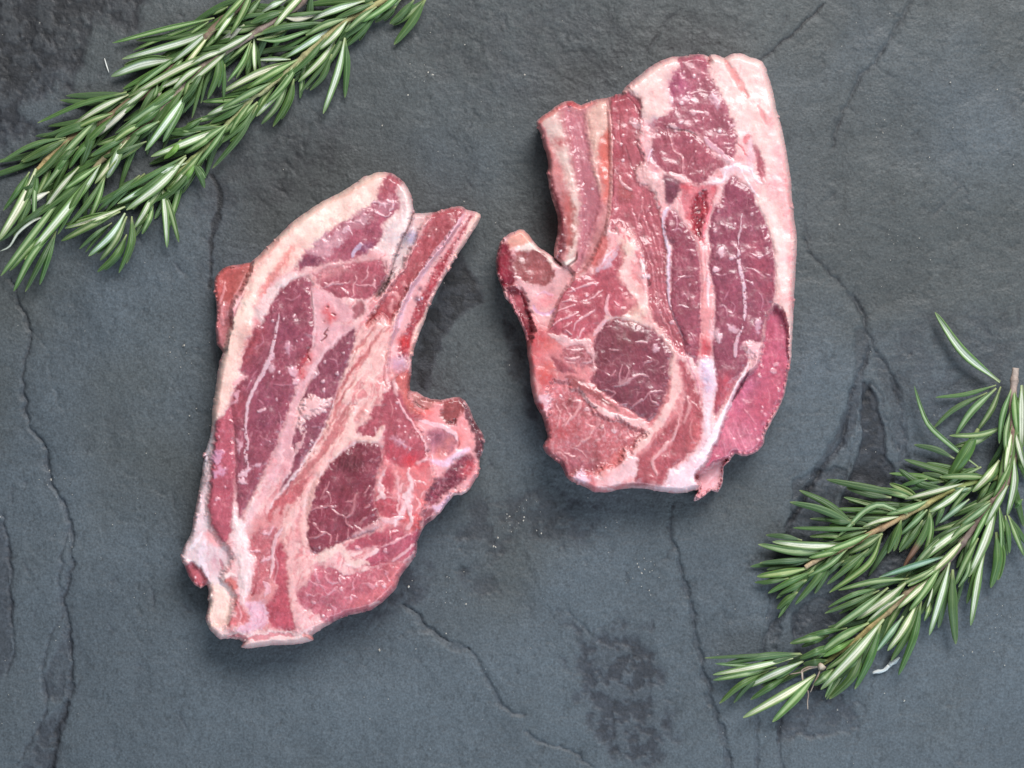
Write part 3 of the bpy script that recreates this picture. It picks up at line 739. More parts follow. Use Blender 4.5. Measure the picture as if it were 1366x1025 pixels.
    k((100, 48, 52), 'C900,830 880,920', [2, 3, 2], .4, 0, fat=0); k((100, 48, 52), 'C870,870 850,940', [2, 3, 2], .35, 0, fat=0)
    # muscle above the eye
    f('muscle#upper', (174, 88, 98), 'C380,850 430,720 480,600 560,515 640,480 700,475 790,405 840,300 875,250 890,330 850,440 850,520 920,590 940,625 890,668 945,690 920,735 860,765 800,760 775,700 760,780 700,850 650,900 560,920 470,880 400,870', 2, 2.2, .1, .1, .8)
    f(None, (186, 86, 82), 'C740,205 780,240 770,330 700,430 660,415 690,320 715,230', 2.5, 3, .1, a=.85)
    for s_, w_ in (('C430,800 500,770 580,735', 2), ('C430,735 500,700 560,690', 2), ('C470,665 520,655 570,665', 2), ('C500,600 580,570 640,550 710,540', 2.2), ('C545,860 570,800 620,765 690,720', 2.6), ('C590,900 600,860 620,840', 3), ('C650,655 700,620 740,590', 2.4),
                   ('C785,615 770,680 765,720 795,760', 5), ('C680,890 720,840 765,785', 6), ('C400,830 450,790', 2), ('C520,560 560,590', 2), ('C540,880 500,850', 2), ('C480,840 540,800', 1.6), ('C820,660 860,690', 1.6)):
        k((222, 172, 174), s_, [w_ * .5, w_, w_ * .6], .85, .7)
    f(None, (205, 180, 190), 'C850,300 820,340 760,400 700,460 720,470 800,420 830,360', 2.5, 4, .12, fat=1, a=.75)  # pale glints on the membrane, painted here and in the next stroke
    k((232, 212, 218), 'C830,310 780,350 740,410', [1, 3, 1], .7, .5)
    d((230, 190, 190), 'C625,512 600,490 700,550 875,590 640,620', 2, .8)
    # fat between
    k((240, 222, 214), 'C990,380 1010,420 1020,460', [4, 7, 4], .9, 1.5)
    d((246, 236, 236), 'C1010,390 1040,490 1015,495 1050,500', 3, 1.5)
    k((96, 50, 56), 'C1045,500 1060,540 1055,560', [2, 4, 2], .8, -2, fat=0)
    t((216, 128, 122), 'C960,500 980,540 1000,580', 4, .4)
    t((236, 214, 190), 'C950,760 1000,740 900,250 920,320', 7, .6)
    # rib
    f('rib_bone', (190, 128, 126), 'A305,490 400,415 470,365 540,350 600,385 690,345 785,325 792,420 795,560 800,700 805,850 800,1000 C790,80 765,180 710,300 650,420 580,490 500,445 465,418 430,375 445,200 415,0 A380,850 330,600', 1.5, 1, .08, .0, 0, T=62, tsoft=4, fat=.6)
    f(None, (214, 190, 176), 'A345,480 430,415 468,520 508,640 545,800 590,1000 C580,150 572,300 540,370 500,380 540,250 530,50 A505,900 450,750 405,640 362,540', 3, 2, .06, fat=1, bulge=1.2, a=.82)
    f(None, (178, 110, 118), 'A478,400 590,400 640,425 655,560 690,760 735,940 745,1020 C705,150 645,300 595,450 562,450 590,250 590,60 A600,1000 560,800 520,600', 4, 2, .08, fat=.3, bulge=-2.5)
    f(None, (212, 172, 156), 'A640,420 770,350 785,540 725,640 715,800 745,960 720,930 680,780 650,560', 4, 2, .07, fat=1, bulge=1.5)
    f(None, (202, 108, 96), 'A725,640 785,530 798,700 792,900 775,1020 748,1000 745,880 718,780', 4, 2.5, .1, fat=.5)
    t((190, 130, 126), 'A560,400 620,420', 7, .5)
    k((228, 168, 160), 'A777,338 792,480 800,640 800,800 797,1000 C785,80 770,150', [3, 4, 4, 4, 4, 4, 2], .9, 1.2, warp=.8)
    k((214, 120, 112), 'A480,380 400,430 320,490', [4, 6, 5], .6, .5, soft=2)
    k((214, 120, 112), 'A690,355 600,395 540,370', [3, 5, 3], .6, .3, soft=2)
    t((176, 92, 92), 'A430,620 470,635 500,620', 5, .75)
    t((196, 122, 112), 'A440,800 480,860 400,700', 6, .5)
    f(None, (158, 68, 62), 'A480,965 520,985 550,1020 C560,120 555,250 520,330 500,290 505,150 485,40', 4, 3, .15, fat=.3, a=.8)
    f(None, (104, 32, 42), 'A385,850 420,990 C440,40 455,200 440,330 425,380 490,340 500,220 480,60 A440,960 412,880', 2.5, 2, .15, fat=0, a=.92)
    f(None, (222, 206, 192), 'C470,405 555,368 558,385 515,432 465,418', 2, 1, .06, fat=1, bulge=1)
    k((86, 34, 36), 'C575,330 562,385 510,432', [1.5, 3, 2.5], .85, -2, fat=0)
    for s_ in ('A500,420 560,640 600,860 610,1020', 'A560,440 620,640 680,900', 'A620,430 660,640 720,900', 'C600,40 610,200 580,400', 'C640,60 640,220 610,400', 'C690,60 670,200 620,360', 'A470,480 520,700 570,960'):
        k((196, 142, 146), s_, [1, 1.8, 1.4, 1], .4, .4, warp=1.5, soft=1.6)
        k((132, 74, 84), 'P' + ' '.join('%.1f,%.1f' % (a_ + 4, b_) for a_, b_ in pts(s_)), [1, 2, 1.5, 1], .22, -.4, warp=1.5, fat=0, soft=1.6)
    d((244, 232, 232), 'A610,938 678,935 605,590 C475,215 465,325 440,370', 1.4, .5)
    d((170, 60, 66), 'A540,365 560,370 520,368', 5, 2)
    # chine bone
    f('backbone', (216, 166, 164), 'C45,480 32,400 50,310 85,235 190,182 245,210 315,295 400,355 465,412 550,470 545,520 480,600 430,720 380,850 290,790 220,640 170,560 100,565 65,540', 2, 1.5, .08, fat=1, T=54, tsoft=3)
    f(None, (150, 84, 84), 'C180,322 260,312 350,332 400,420 425,500 370,555 290,548 220,530 165,480 150,400', 2, 2, .16, .25, -.5)
    f(None, (122, 34, 50), 'C40,480 30,400 50,300 105,255 132,310 150,400 162,520 130,570 75,575', 2.5, 2.5, .2, 0, 0)
    f(None, (222, 164, 144), 'C115,250 190,190 238,215 262,270 140,312', 2.5, 2, .08, fat=1)
    f(None, (234, 212, 198), 'C140,312 262,268 312,308 425,392 405,435 340,330 180,322', 2, 1.5, .05, fat=1, bulge=1)
    k((200, 158, 190), 'C280,680 310,735 370,745 430,710', [2, 4, 4, 2], .7, -.6)
    t((224, 142, 144), 'C360,665 340,660 390,660', 7, .6)
    k((228, 180, 196), 'C300,630 350,600 410,620', [2, 3, 2], .6, .6)
    t((150, 40, 56), 'C130,300 90,430 100,350 160,560', 5, .5)
    d((235, 205, 205), 'C160,480 170,320 155,500 270,505 180,300', 1.6, .6)
    k((232, 205, 215), 'C110,580 140,600 170,570', [4, 6, 3], .7, .5)
    # left flank
    f('flank', (158, 72, 82), 'C105,580 185,570 230,640 270,760 282,850 260,925 235,935 200,800 135,680', 2, 2, .15, .0, 0, T=44)
    k((220, 160, 164), 'C120,600 170,720 225,860 245,930', [3, 5, 5, 3], .7, .6)
    k((120, 40, 52), 'C150,660 200,760 235,850', [1.5, 3, 2], .7, -.8, fat=0)
    k((120, 36, 48), 'C190,590 230,680 262,770 268,860', [2, 5, 4, 2], .7, -1, fat=0)
    t((188, 62, 66), 'C280,920 320,900 300,980 360,940 E290,20 E360,110 380,140 350,90 370,170', 7, .75)
    t((214, 112, 100), 'C360,960 420,940 E400,70 340,130', 6, .55)
    k((226, 190, 184), 'C380,880 470,910 560,930 660,930', [4, 7, 6, 5], .8, .8)
    f(None, (212, 168, 166), 'C430,900 520,900 640,930 690,960 E700,60 710,100 660,110 670,50 620,0 C560,970 480,960', 2, 4, .1, fat=1, a=.85, bulge=.8)
    f('muscle#bead', (162, 92, 98), 'C500,965 560,945 620,960 640,1010 E680,10 665,70 600,70 540,60 500,40 470,0', 2, 3, .12, .4, .4, crumb=.2)
    for s_ in ('E490,10 540,20 590,10', 'E600,40 650,40 680,20', 'E500,40 560,50', 'C500,980 560,990 620,980'):
        k((212, 160, 160), s_, [1, 2, 1], .7, .6)
    f('muscle#strip', (160, 84, 92), 'E405,12 480,40 535,85 575,118 500,112 432,82', 1.5, 2, .1, .1, .8)
    f('muscle#strip', (158, 88, 90), 'E498,132 560,140 625,165 690,210 725,250 805,325 760,335 680,275 600,222 510,178', 1.5, 2, .12, .25, .8)
    k((120, 62, 60), 'E700,190 715,215 760,240', [1, 3, 1.5], .6, -1, fat=0)
    k((104, 62, 52), 'E740,280 800,320 850,370', [2, 5, 3], .45, -.8, fat=0, soft=2)
    # ragged lower left
    f('muscle#ragged', (182, 104, 108), 'E400,190 440,170 520,190 600,250 660,320 730,400 830,420 960,480 1025,515 985,560 930,640 890,620 880,690 800,740 735,740 712,785 600,770 560,790 500,790 465,718 395,668 345,605 380,545 365,470 388,300', 4, 4, .16, .4, .3, crumb=.3, T=66)
    t((148, 82, 92), 'E560,720 620,700 520,680 660,720 580,640 500,740', 9, .6)
    t((178, 62, 64), 'E460,510 490,520 540,480 400,480', 5, .5)
    t((110, 48, 50), 'E700,650 715,690 690,740 530,310 525,290', 4, .7)
    k((222, 170, 166), 'E545,300 600,310 575,370 520,420 500,460', [2, 4, 3, 2], .6, .7)
    k((212, 150, 148), 'E690,360 720,440 660,520', [2, 3, 1.5], .5, .5)
    k((214, 156, 150), 'E640,440 680,480 640,560 560,600', [2, 4, 3, 2], .6, .6, warp=4)
    for s_ in ('E430,300 460,400 430,480', 'E480,310 520,400 470,470', 'E740,440 760,520 700,560', 'E830,460 820,520', 'E900,480 920,540 1000,520', 'E870,500 860,540', 'E780,620 830,620 800,660', 'E520,610 600,630 640,680', 'E480,640 560,670', 'E420,640 480,660 520,720', 'E940,490 960,530'):
        k((210, 156, 154), s_, [1, 2.4, 1], .55, .7, warp=3)
    d((240, 215, 215), 'E640,355 820,500 465,265', 2.8, 1)
    d((222, 176, 170), 'E905,550 540,230 570,770 820,480 740,470', 2.2, .8)
    f('fat#side', (222, 176, 180), 'E330,262 400,250 395,300 370,390 350,360 300,300', 2, 3, .1, fat=1, a=.95)
    f(None, (160, 70, 78), 'E300,320 345,310 355,350 330,360', 2, 2, .1)
    k((236, 196, 190), 'E580,218 650,298 740,370 835,402 960,450 1040,470', [3, 5, 6, 6, 9, 8], .75, .5, soft=1.6)
    k((240, 222, 210), 'E700,330 790,375 850,400', [2, 3, 2], .5, .4)
    # bottom lip
    f('fat_lip', (228, 188, 186), 'E640,790 715,780 880,700 880,620 930,640 972,690 970,790 880,852 790,905 695,908 650,880', 2.5, 3, .07, fat=1, bulge=1)
    f(None, (206, 112, 118), 'E640,770 690,800 720,880 790,905 695,910 640,875', 3, 3, .1, a=.8, fat=.5)
    f(None, (226, 190, 198), 'E555,790 620,765 650,840 620,860 560,835', 2, 3, .07, fat=1)
    t((214, 120, 112), 'E760,770 820,720 870,680 900,650 740,800', 6, .5)
    k((196, 104, 108), 'E740,860 840,880 900,850', [2, 4, 2], .6, 0, fat=.4)
    k((180, 92, 88), 'E790,680 850,650 890,690 830,740', [2, 4, 4, 2], .5, -.5, fat=.3)
    k((236, 200, 196), 'E900,620 920,660 880,720', [2, 4, 3], .7, .8)
    f('fat_flap', (226, 176, 178), 'F640,800 700,760 800,700 865,690 825,740 820,830 785,905 745,890 690,935 628,968 665,885 650,850', 1.6, 2, .08, fat=1, T=30, tsoft=2)
    k((196, 110, 116), 'F640,790 650,800 636,840', [2, 4, 2], .7, -1, fat=0)
    k((236, 200, 202), 'F700,860 760,800 800,740', [2, 4, 2], .6, .8)
    out = ('A305,490 400,415 470,365 540,350 600,382 690,347 775,330 870,303 890,268 960,208 1050,133 1150,78 1215,58 B560,53 655,38 720,58 728,84 740,44 800,53 832,66 870,43 930,36 1000,58 1085,93 1120,180 '
           '1150,280 1175,400 1215,540 1245,700 1270,860 1280,1000 D1297,120 1312,250 1307,400 1297,560 1292,700 1282,850 1275,1020 F1267,60 1247,150 1232,250 1187,360 1132,460 1097,530 1092,580 1050,632 980,664 '
           '930,657 900,652 865,700 825,740 820,830 785,907 745,892 690,937 628,970 640,935 664,888 600,902 520,914 440,907 300,882 170,880 E790,902 695,907 650,882 560,842 505,807 465,717 400,672 348,606 380,545 365,470 340,390 295,310 '
           '268,190 263,90 248,10 C238,920 198,800 138,680 98,640 73,560 42,480 35,400 52,310 87,238 190,184 242,212 312,298 402,358 467,413 422,372 428,300 448,200 448,100 418,0 A398,960 382,850 383,750 353,640 333,560')
    return build_chop(S, out, (860, 360), 'wide lamb chop with a broad blunt rib and smooth bright pink muscle at its edge', 'lamb_chop')
right_chop()
# ------------------------------------------------------------------ left chop
def left_chop():
    S = Paint(236, 222, 652, 872, 1, (230, 186, 182), 72, 2000); S.grain = 2.05; S.loose *= .8
    f, k, t, d = S.fill, S.stroke, S.tint, S.dots
    S.col *= (1 + 0.07 * S.n1 + 0.05 * S.n2)[..., None]
    # the pink, stringy ground right of the eye and at the lower end
    f(None, (208, 130, 132), 'J550,780 620,690 800,690 870,880 900,1000 L870,150 810,350 640,420 480,470 530,330 510,180 500,0', 8, 5, .13, .4, 0, fat=.5, loose=.45)
    f(None, (214, 146, 144), 'K480,180 640,60 760,0 820,150 860,380 760,600 760,860 600,900 480,880 440,600', 9, 5, .12, .3, 0, fat=.7, loose=.5)
    # side flap behind the fat
    f('flap', (184, 96, 92), 'G480,610 430,760 345,900 345,1020 I330,60 295,190 240,140 235,20 G245,930 225,790 230,710 285,650 360,625', 2, 1.5, .1, T=44, tsoft=3)
    t((216, 146, 150), 'G300,930 280,1000 340,960 I280,40 270,100 290,140', 8, .8)
    for s_ in ('G440,690 390,800 340,930', 'G300,740 290,820 260,900', 'G410,740 370,830 320,960', 'G290,880 280,960 290,1020'):
        k((228, 164, 164), s_, [2, 4, 3], .6, .6)
    k((120, 50, 56), 'G440,790 390,900 345,1010', [1, 2, 2], .6, -1, fat=0)
    d((238, 190, 186), 'G260,690 420,670 440,690 290,900 310,800 240,735 280,960', 1.4, .8)
    # fat cap
    f('fat_cap', (236, 205, 188), 'G1270,0 1370,10 1345,130 1285,215 1200,270 1050,370 920,470 840,540 790,600 770,650 620,720 560,790 520,880 495,960 480,1020 I480,60 420,200 392,325 440,340 385,380 352,450 340,530 300,590 240,650 205,690 205,600 245,350 290,190 G340,1020 400,900 480,640 560,530 740,350 960,195 1200,55', 2.5, 2.5, .05, fat=1, bulge=1.5)
    t((226, 156, 146), 'G480,660 520,610 560,570 600,530 450,720 650,480 420,800', 7, .55)
    k((242, 218, 200), 'G420,980 470,850 560,680 680,530 860,360 1100,200', [6, 10, 12, 14, 12, 8], .6, .8, soft=4)
    k((214, 170, 150), 'G1020,185 1120,160 1230,90 1300,40', [2, 4, 4, 2], .5, -1, soft=2)
    f(None, (218, 134, 126), 'G750,492 700,550 655,620 625,660 570,720 530,830 508,915 545,870 580,800 620,740 690,640 740,560', 2.5, 3, .08, fat=.6, a=.85, bulge=-1)
    t((226, 152, 144), 'G800,500 780,560 700,620 740,640 650,690', 6, .5)
    f(None, (226, 196, 190), 'G500,930 540,860 620,760 720,690 840,680 800,710 720,760 640,850 580,930 570,1000 540,1020', 2, 2.5, .06, fat=1, bulge=.8)
    # upper lean
    f('muscle#upper', (160, 84, 100), 'H590,22 640,35 695,92 655,130 670,200 650,280 600,330 562,352 562,400 525,480 440,545 390,580 330,600 200,615 100,640 0,662 G778,662 800,598 850,535 920,465 1040,368 1170,298 1290,210 1340,130 H528,130 560,60', 2.2, 3.2, .14, .2, 1)
    t((184, 104, 108), 'H600,60 580,120 640,80 560,160', 8, .5)
    for s_, a_ in (('H50,530 140,440 230,415 300,430 292,490 210,560 150,605 90,580', .9), ('H230,400 330,330 420,280 470,300 430,370 330,420 280,430', .55), ('H480,240 560,170 650,190 640,250 560,280 500,290', .5), ('H380,300 430,270 460,330 420,360', .5)):
        f(None, (205, 160, 166), s_, 3, 5, .12, fat=1, a=a_ * .75, bulge=.6, crumb=.5)
    for s_ in ('H480,215 520,200 560,240', 'H520,250 560,215 600,225', 'H600,190 630,240 600,270', 'H280,410 330,380 350,430', 'H300,350 380,330 430,350', 'H560,180 600,200', 'H500,270 560,300 610,290'):
        k((222, 182, 186), s_, [1.5, 3, 1.5], .75, .8, warp=4)
    k((198, 178, 196), 'H345,575 370,530 405,495', [4, 6, 5], .9, .6)  # bluish glint painted on the lean
    t((120, 76, 110), 'H420,510 440,530 470,500', 4, .6)
    t((104, 60, 80), 'H60,590 20,610 110,600 G830,610 900,600', 5, .5)
    k((214, 164, 164), 'G870,690 960,650 1050,630', [4, 8, 5], .8, .6, soft=2)
    # right-hand fat edge of the tail
    f('fat#tail', (226, 200, 192), 'H690,82 745,165 757,270 722,400 690,440 660,500 630,610 595,560 540,520 475,535 525,480 560,400 562,352 650,280 670,200 652,130', 2.5, 2, .06, fat=1, bulge=1.5)
    t((208, 192, 194), 'H640,400 600,450 720,330 735,240', 7, .5)
    k((244, 228, 216), 'H690,130 720,200 725,290 690,360 620,400', [4, 7, 7, 7, 5], .7, .8, soft=3)
    f(None, (196, 142, 142), 'H360,580 480,545 560,580 585,680 560,760 545,700 520,620 440,610 380,610', 2, 4, .12, fat=.6, a=.6, crumb=.3, marb=.4)
    k((120, 66, 70), 'H570,600 580,660 560,760', [1.5, 2, 1.5], .6, -1, fat=0)
    # second lean below it
    f('muscle#second', (166, 88, 100), 'H110,722 85,692 200,640 330,612 500,592 550,610 570,690 552,770 500,830 430,862 320,852 262,870 200,830 140,780', 2, 2.5, .12, .35, 1)
    t((206, 150, 150), 'H200,660 260,640 150,690', 7, .6)
    for s_ in ('H160,740 240,760 330,740', 'H150,770 250,740', 'H370,700 360,780 350,840', 'H400,760 440,700 450,640', 'H370,760 430,780 490,760', 'H480,720 500,790', 'H270,780 330,830'):
        k((214, 158, 160), s_, [1.2, 2.6, 1.4], .75, .6, warp=3)
    f('muscle#nub', (160, 96, 102), 'H338,930 400,870 432,900 422,955 360,992', 2, 2, .1, .3, .5)
    # recess beside the rib
    f('membrane', (206, 186, 182), 'H758,288 885,280 825,350 785,450 722,560 685,650 605,730 525,840 505,830 595,700 640,560 690,440 722,420', 2.5, 2, .08, fat=1, T=52, tsoft=4)
    t((168, 164, 190), 'H745,420 760,440 735,470', 4, .7)
    t((220, 180, 174), 'H790,330 840,310 770,350', 6, .6)
    k((98, 50, 54), 'H752,285 735,350 700,425', [2, 2, 4], .8, -2.5, fat=0, warp=1)
    k((98, 50, 54), 'H690,440 650,540 605,690 560,790 512,840', [2, 2, 2, 3, 2], .7, -3, fat=0, warp=1)
    # muscle over the rib
    f('muscle#rib', (172, 90, 96), 'H880,285 960,262 1060,240 1112,270 1035,380 905,550 805,670 732,770 690,850 640,960 600,1010 540,960 500,1010 440,1020 540,870 602,780 705,630 765,490 830,355', 2.2, 2.2, .12, .1, 1, T=60, tsoft=4)
    for s_ in ('H1000,300 900,420 820,560', 'H940,300 860,420 780,600', 'H1050,280 960,400 880,520', 'H820,560 740,690 640,830', 'H900,330 830,470'):
        k((150, 64, 72), s_, [2, 4, 2], .45, -.3, fat=0, warp=3)
    k((216, 150, 150), 'H720,560 690,640 620,760', [2, 3, 2], .5)
    for s_ in ('H680,740 700,760', 'H560,830 640,820 660,860', 'H620,860 600,920 640,960'):
        k((222, 160, 158), s_, [3, 6, 3], .7, .6, soft=2)
    d((222, 160, 156), 'H905,395 860,440 695,740 690,690 760,650 800,480 640,780', 1.6, .5)
    k((226, 178, 172), 'H880,290 830,360 790,450', [3, 5, 2], .5, .4, soft=2)
    # fibrous band between the blade muscle and the rib
    f('fibrous_band', (230, 186, 176), 'H440,1020 520,1000 600,1000 650,960 J640,40 600,130 590,240 555,330 560,450 550,520 480,560 470,640 390,680 380,760 280,830 210,910 130,1020 90,1020 L20,180 -60,330 -90,480 -140,520 -120,300 -60,110 J-10,970 60,860 120,790 180,650 225,520 260,430 330,330 350,190 380,60', 2.2, 2.2, .07, fat=1, bulge=.8, loose=.8)
    f('muscle#band', (178, 86, 92), 'J380,180 330,290 290,380 255,470 232,530 200,640 150,760 70,890 -5,985 L-60,50 -90,140 -120,240 -140,230 -80,60 J-30,1000 40,910 110,800 150,720 200,570 230,480 260,430 330,330', 2, 2, .1, .1, .4, fat=.1)
    for i, (s_, w_) in enumerate((('J510,0 420,120 350,190', [3, 7, 3]), ('J560,20 490,120 400,240 320,350', [3, 5, 4, 2]), ('J440,200 350,300 280,420', [2, 5, 3]), ('J470,150 440,220 380,300', [2, 4, 2]), ('J370,510 330,560 310,610', [2, 4, 2]), ('J400,330 310,440 240,560', [2, 3, 2]),
                                  ('J300,640 275,720 262,780', [2, 5, 2]), ('J310,440 250,560 205,680', [3, 5, 2]), ('J560,60 600,20', [3, 5]), ('J340,590 300,640 240,740', [2, 3, 2]), ('J560,330 570,420', [2, 3]), ('J585,180 570,300 560,380', [1.5, 3, 2]), ('H560,900 500,970 440,1020', [3, 6, 4]), ('H640,930 600,1010', [2, 4]))):
        k((182, 88, 90), s_, w_, .7, -.5, fat=.2, warp=3, soft=1.6)
    for s_ in ('J480,60 400,170 330,300', 'J540,120 450,260 370,380 300,500', 'J520,300 430,400 370,500', 'J330,650 260,760 170,860', 'J350,210 280,380', 'J230,560 190,660 130,760', 'J130,800 40,920'):
        k((238, 204, 188), s_, [1.5, 3, 2], .6, .8, warp=2.5)
    k((236, 208, 206), 'J235,470 215,560 170,660 110,780 40,890 -20,985 L-80,80 -110,150', [2, 2.4, 2.4, 2.4, 2.4, 2.4, 2], .85, 1)
    d((236, 190, 176), 'J440,590 400,620 360,600 440,640 330,640 470,600 420,570 380,640 350,560', 4, 1.2, .7)
    t((236, 150, 140), 'L30,40 -10,100 J140,990 60,1010', 6, .35)
    t((206, 100, 104), 'L40,10 20,50', 3, .3)
    # rib bone
    f('rib_bone', (220, 168, 166), 'H1108,262 1190,275 1210,312 1095,492 1015,620 935,760 865,900 825,1020 J775,120 748,210 735,260 700,300 640,330 600,360 592,240 602,130 645,40 H655,980 725,820 805,690 890,590 980,470 1048,370', 1.8, 1.2, .07, fat=1, T=54, tsoft=3)
    f(None, (158, 60, 70), 'H1140,292 1062,410 1000,525 935,590 872,715 792,850 742,1000 J700,40 662,120 648,205 680,235 722,225 745,110 775,20 H812,1000 862,860 935,720 1012,545 1080,425 1150,318', 2, 2.2, .2, .3, -1.5, crumb=.12)
    f(None, (235, 194, 180), 'H1172,282 1212,312 1095,492 1015,620 935,760 865,900 825,1020 J775,120 748,205 728,220 745,110 780,10 H800,1010 862,880 935,740 1015,590 1085,445', 1.6, 1, .05, fat=1, bulge=2)
    k((222, 178, 186), 'H1100,285 1030,385 950,490 880,585 810,690 730,820 660,1000 J610,130', [4, 6, 7, 7, 7, 7, 7, 4], .85, 1)
    k((170, 84, 96), 'H1125,275 1060,370 990,470 930,560', [2, 3, 2], .35, -.4, fat=0)
    rs = np.random.RandomState(9)
    path = spline(pts('H1120,340 1030,480 960,590 890,700 820,820 770,960 J700,60 690,150 690,210'), 6, False)
    sp = ' '.join('%.1f,%.1f' % (p_[0] + rs.randn() * 3.2, p_[1] + rs.randn() * 3) for p_ in path for _ in range(2))
    d((92, 24, 34), 'P' + sp, 1.1, -1.2, .8)
    sp = ' '.join('%.1f,%.1f' % (p_[0] + rs.randn() * 3.4, p_[1] + rs.randn() * 3) for p_ in path for _ in range(2))
    d((214, 120, 124), 'P' + sp, 1.0, .4, .7)
    t((74, 40, 66), 'H770,850 790,860 800,790', 3, .7); d((206, 196, 214), 'H815,850 795,860', 1.8, .8)
    t((206, 62, 62), 'J700,120 720,150 690,100', 6, .5); d((80, 14, 22), 'J690,208 665,218', 2, -1.5)
    t((196, 168, 190), 'J660,250 640,280 690,270', 6, .6)
    # lower end of the rib and the muscle under it
    f('muscle#neck', (169, 86, 97), 'J555,470 590,440 600,370 640,330 735,310 735,440 752,480 775,540 812,580 840,600 775,640 800,700 850,800 860,880 830,905 740,955 640,940 560,885 552,780 562,690 510,745 430,755 380,690 460,640 480,560 545,525', 2.2, 2.4, .12, .2, .8)
    f('muscle#neck', (196, 108, 104), 'J642,335 735,318 733,440 752,490 800,580 750,600 715,560 690,490 645,400', 2.2, 2, .08, 0, .4)
    k((228, 178, 180), 'J648,490 700,590 780,700 835,790 850,880', [2, 3, 3, 3, 2], .85, .8)
    k((226, 178, 170), 'J390,760 450,778 520,755 560,690', [2, 5, 6, 2], .9, .8)
    k((224, 176, 176), 'J500,680 520,740', [1.5, 3], .8)
    k((224, 180, 176), 'J610,290 620,370 640,430 650,470', [4, 5, 7, 3], .7, .6, soft=2)
    k((206, 140, 140), 'J600,500 620,560 610,620', [1, 2, 1], .6)
    f(None, (194, 84, 98), 'J562,860 600,800 680,810 760,860 850,850 872,930 820,960 740,955 650,930 590,915', 6, 4, .18, .3, .2, a=.8)
    t((206, 62, 74), 'J745,920 720,905 770,930', 5, .8)
    f(None, (208, 160, 172), 'J600,750 680,770 720,820 700,830 640,790', 3, 4, .1, fat=1, a=.8, bulge=.6)
    d((232, 190, 192), 'J735,760 700,680 625,890 730,830 690,800 640,560 660,680 700,720 650,520', 1.8, .8)
    k((228, 176, 178), 'J820,900 870,910 880,960', [2, 4, 2], .7)
    # blade muscle
    f('blade_muscle', (145, 76, 91), 'G578,960 640,830 730,745 830,702 885,755 870,850 890,930 898,1020 I898,60 872,180 832,260 792,380 742,530 702,650 660,755 620,870 560,985 M270,470 258,470 245,340 240,150 I370,960 364,800 348,650 340,540 380,400 432,340 396,305 440,170 500,20 G540,1020', 2, 1.8, .12, .3, 1.6, rim=.8)
    t((172, 84, 90), 'I460,150 440,220 480,100 400,480 380,580 520,60', 10, .5)
    t((128, 66, 92), 'I500,420 620,520 540,640 700,60', 14, .35)
    k((210, 178, 182), 'G665,940 652,1020 I648,0 630,100 603,200', [1, 2, 3, 4, 5], .9, .8, brk=.15)
    k((214, 180, 184), 'I600,210 570,290 520,380 470,480 445,600 438,700', [7, 6, 4.5, 4, 4, 3.5], .95, 1)
    k((214, 180, 184), 'I438,700 446,800 440,900 460,970', [4, 5, 4, 3], .85, .8, brk=.15)
    for s_ in ('I545,60 555,120 500,160', 'I620,400 680,405 740,400', 'I520,500 560,530', 'I660,580 672,640 665,700', 'I700,130 740,140', 'I440,440 470,380', 'I520,300 480,350', 'G800,820 760,860 700,850', 'I820,60 880,70', 'I560,760 600,780', 'G740,1010 800,1000', 'G620,880 660,850'):
        k((190, 130, 142), s_, [1, 2, 1], .6, .4)
    f(None, (200, 152, 162), 'I700,130 725,115 745,160 730,200 700,180', 1.5, 3, .1, fat=1, a=.8, bulge=.6)
    f(None, (216, 172, 178), 'I590,200 620,180 625,225 600,240', 1.5, 2, .1, fat=1, bulge=.8)
    f(None, (212, 168, 174), 'I590,280 620,270 632,310 605,325', 1.5, 2, .1, fat=1, bulge=.8)
    f(None, (214, 168, 176), 'I725,290 770,275 795,310 780,345 740,340', 1.5, 2.5, .1, fat=1, bulge=.9)
    f(None, (218, 170, 174), 'I750,370 790,345 800,370 770,400', 1.5, 2, .1, fat=1, bulge=.8)
    f(None, (226, 168, 168), 'I360,380 440,335 442,350 400,385 360,400', 1.5, 2, .1, fat=1, bulge=.8)
    f(None, (222, 166, 174), 'I370,500 360,470 385,430 395,460 370,520 345,530', 1.5, 2, .1, fat=1, bulge=.8)
    f(None, (206, 158, 166), 'I375,760 400,770 412,830 400,870 385,820', 1.5, 3, .1, fat=1, bulge=.6)
    f(None, (214, 172, 178), 'I400,1000 450,960 480,970 460,1010 420,1020 M290,330 265,330', 1.5, 3, .1, fat=1, bulge=.8)
    f(None, (212, 168, 176), 'I480,940 540,920 555,940 520,955', 1.5, 3, .1, fat=1, bulge=.7, a=.9)
    d((226, 186, 192), 'I645,500 815,100 540,800 520,580 685,340 600,780 420,700 780,110 545,20 660,320 340,650 355,655 620,350 G760,970 690,990 620,1000', 1.8, .8)
    k((212, 172, 178), 'I515,585 560,568', [3, 4], .8, .6)
    # blade bone with marrow
    f('blade_bone', (216, 164, 166), 'G885,775 960,800 1060,855 1142,930 1150,985 1050,1010 1010,1020 I1160,25 1050,110 950,215 880,350 830,430 795,520 760,620 745,680 762,720 744,790 762,870 742,960 700,1020 560,1020 620,870 662,755 704,650 744,530 795,380 832,262 872,182 898,60 G900,940 880,850', 1.8, 2, .07, .1, -.6, fat=1)
    t((198, 76, 80), 'G985,910 1000,960 1020,980 975,940 I860,210 840,240 860,250 815,330 800,300 820,340 G990,1000', 4.5, .65)
    for s_ in ('I990,20 960,60 975,80 940,110', 'I850,200 870,240', 'G975,905 990,915', 'I870,130 850,190', 'G1010,950 1040,960'):
        k((120, 28, 36), s_, [1, 3, 1.5], .8, -1.5, fat=0)
    d((110, 26, 34), 'I965,60 985,40 810,330 830,360 G985,912 1030,965 960,1005', 1.6, -1.2)
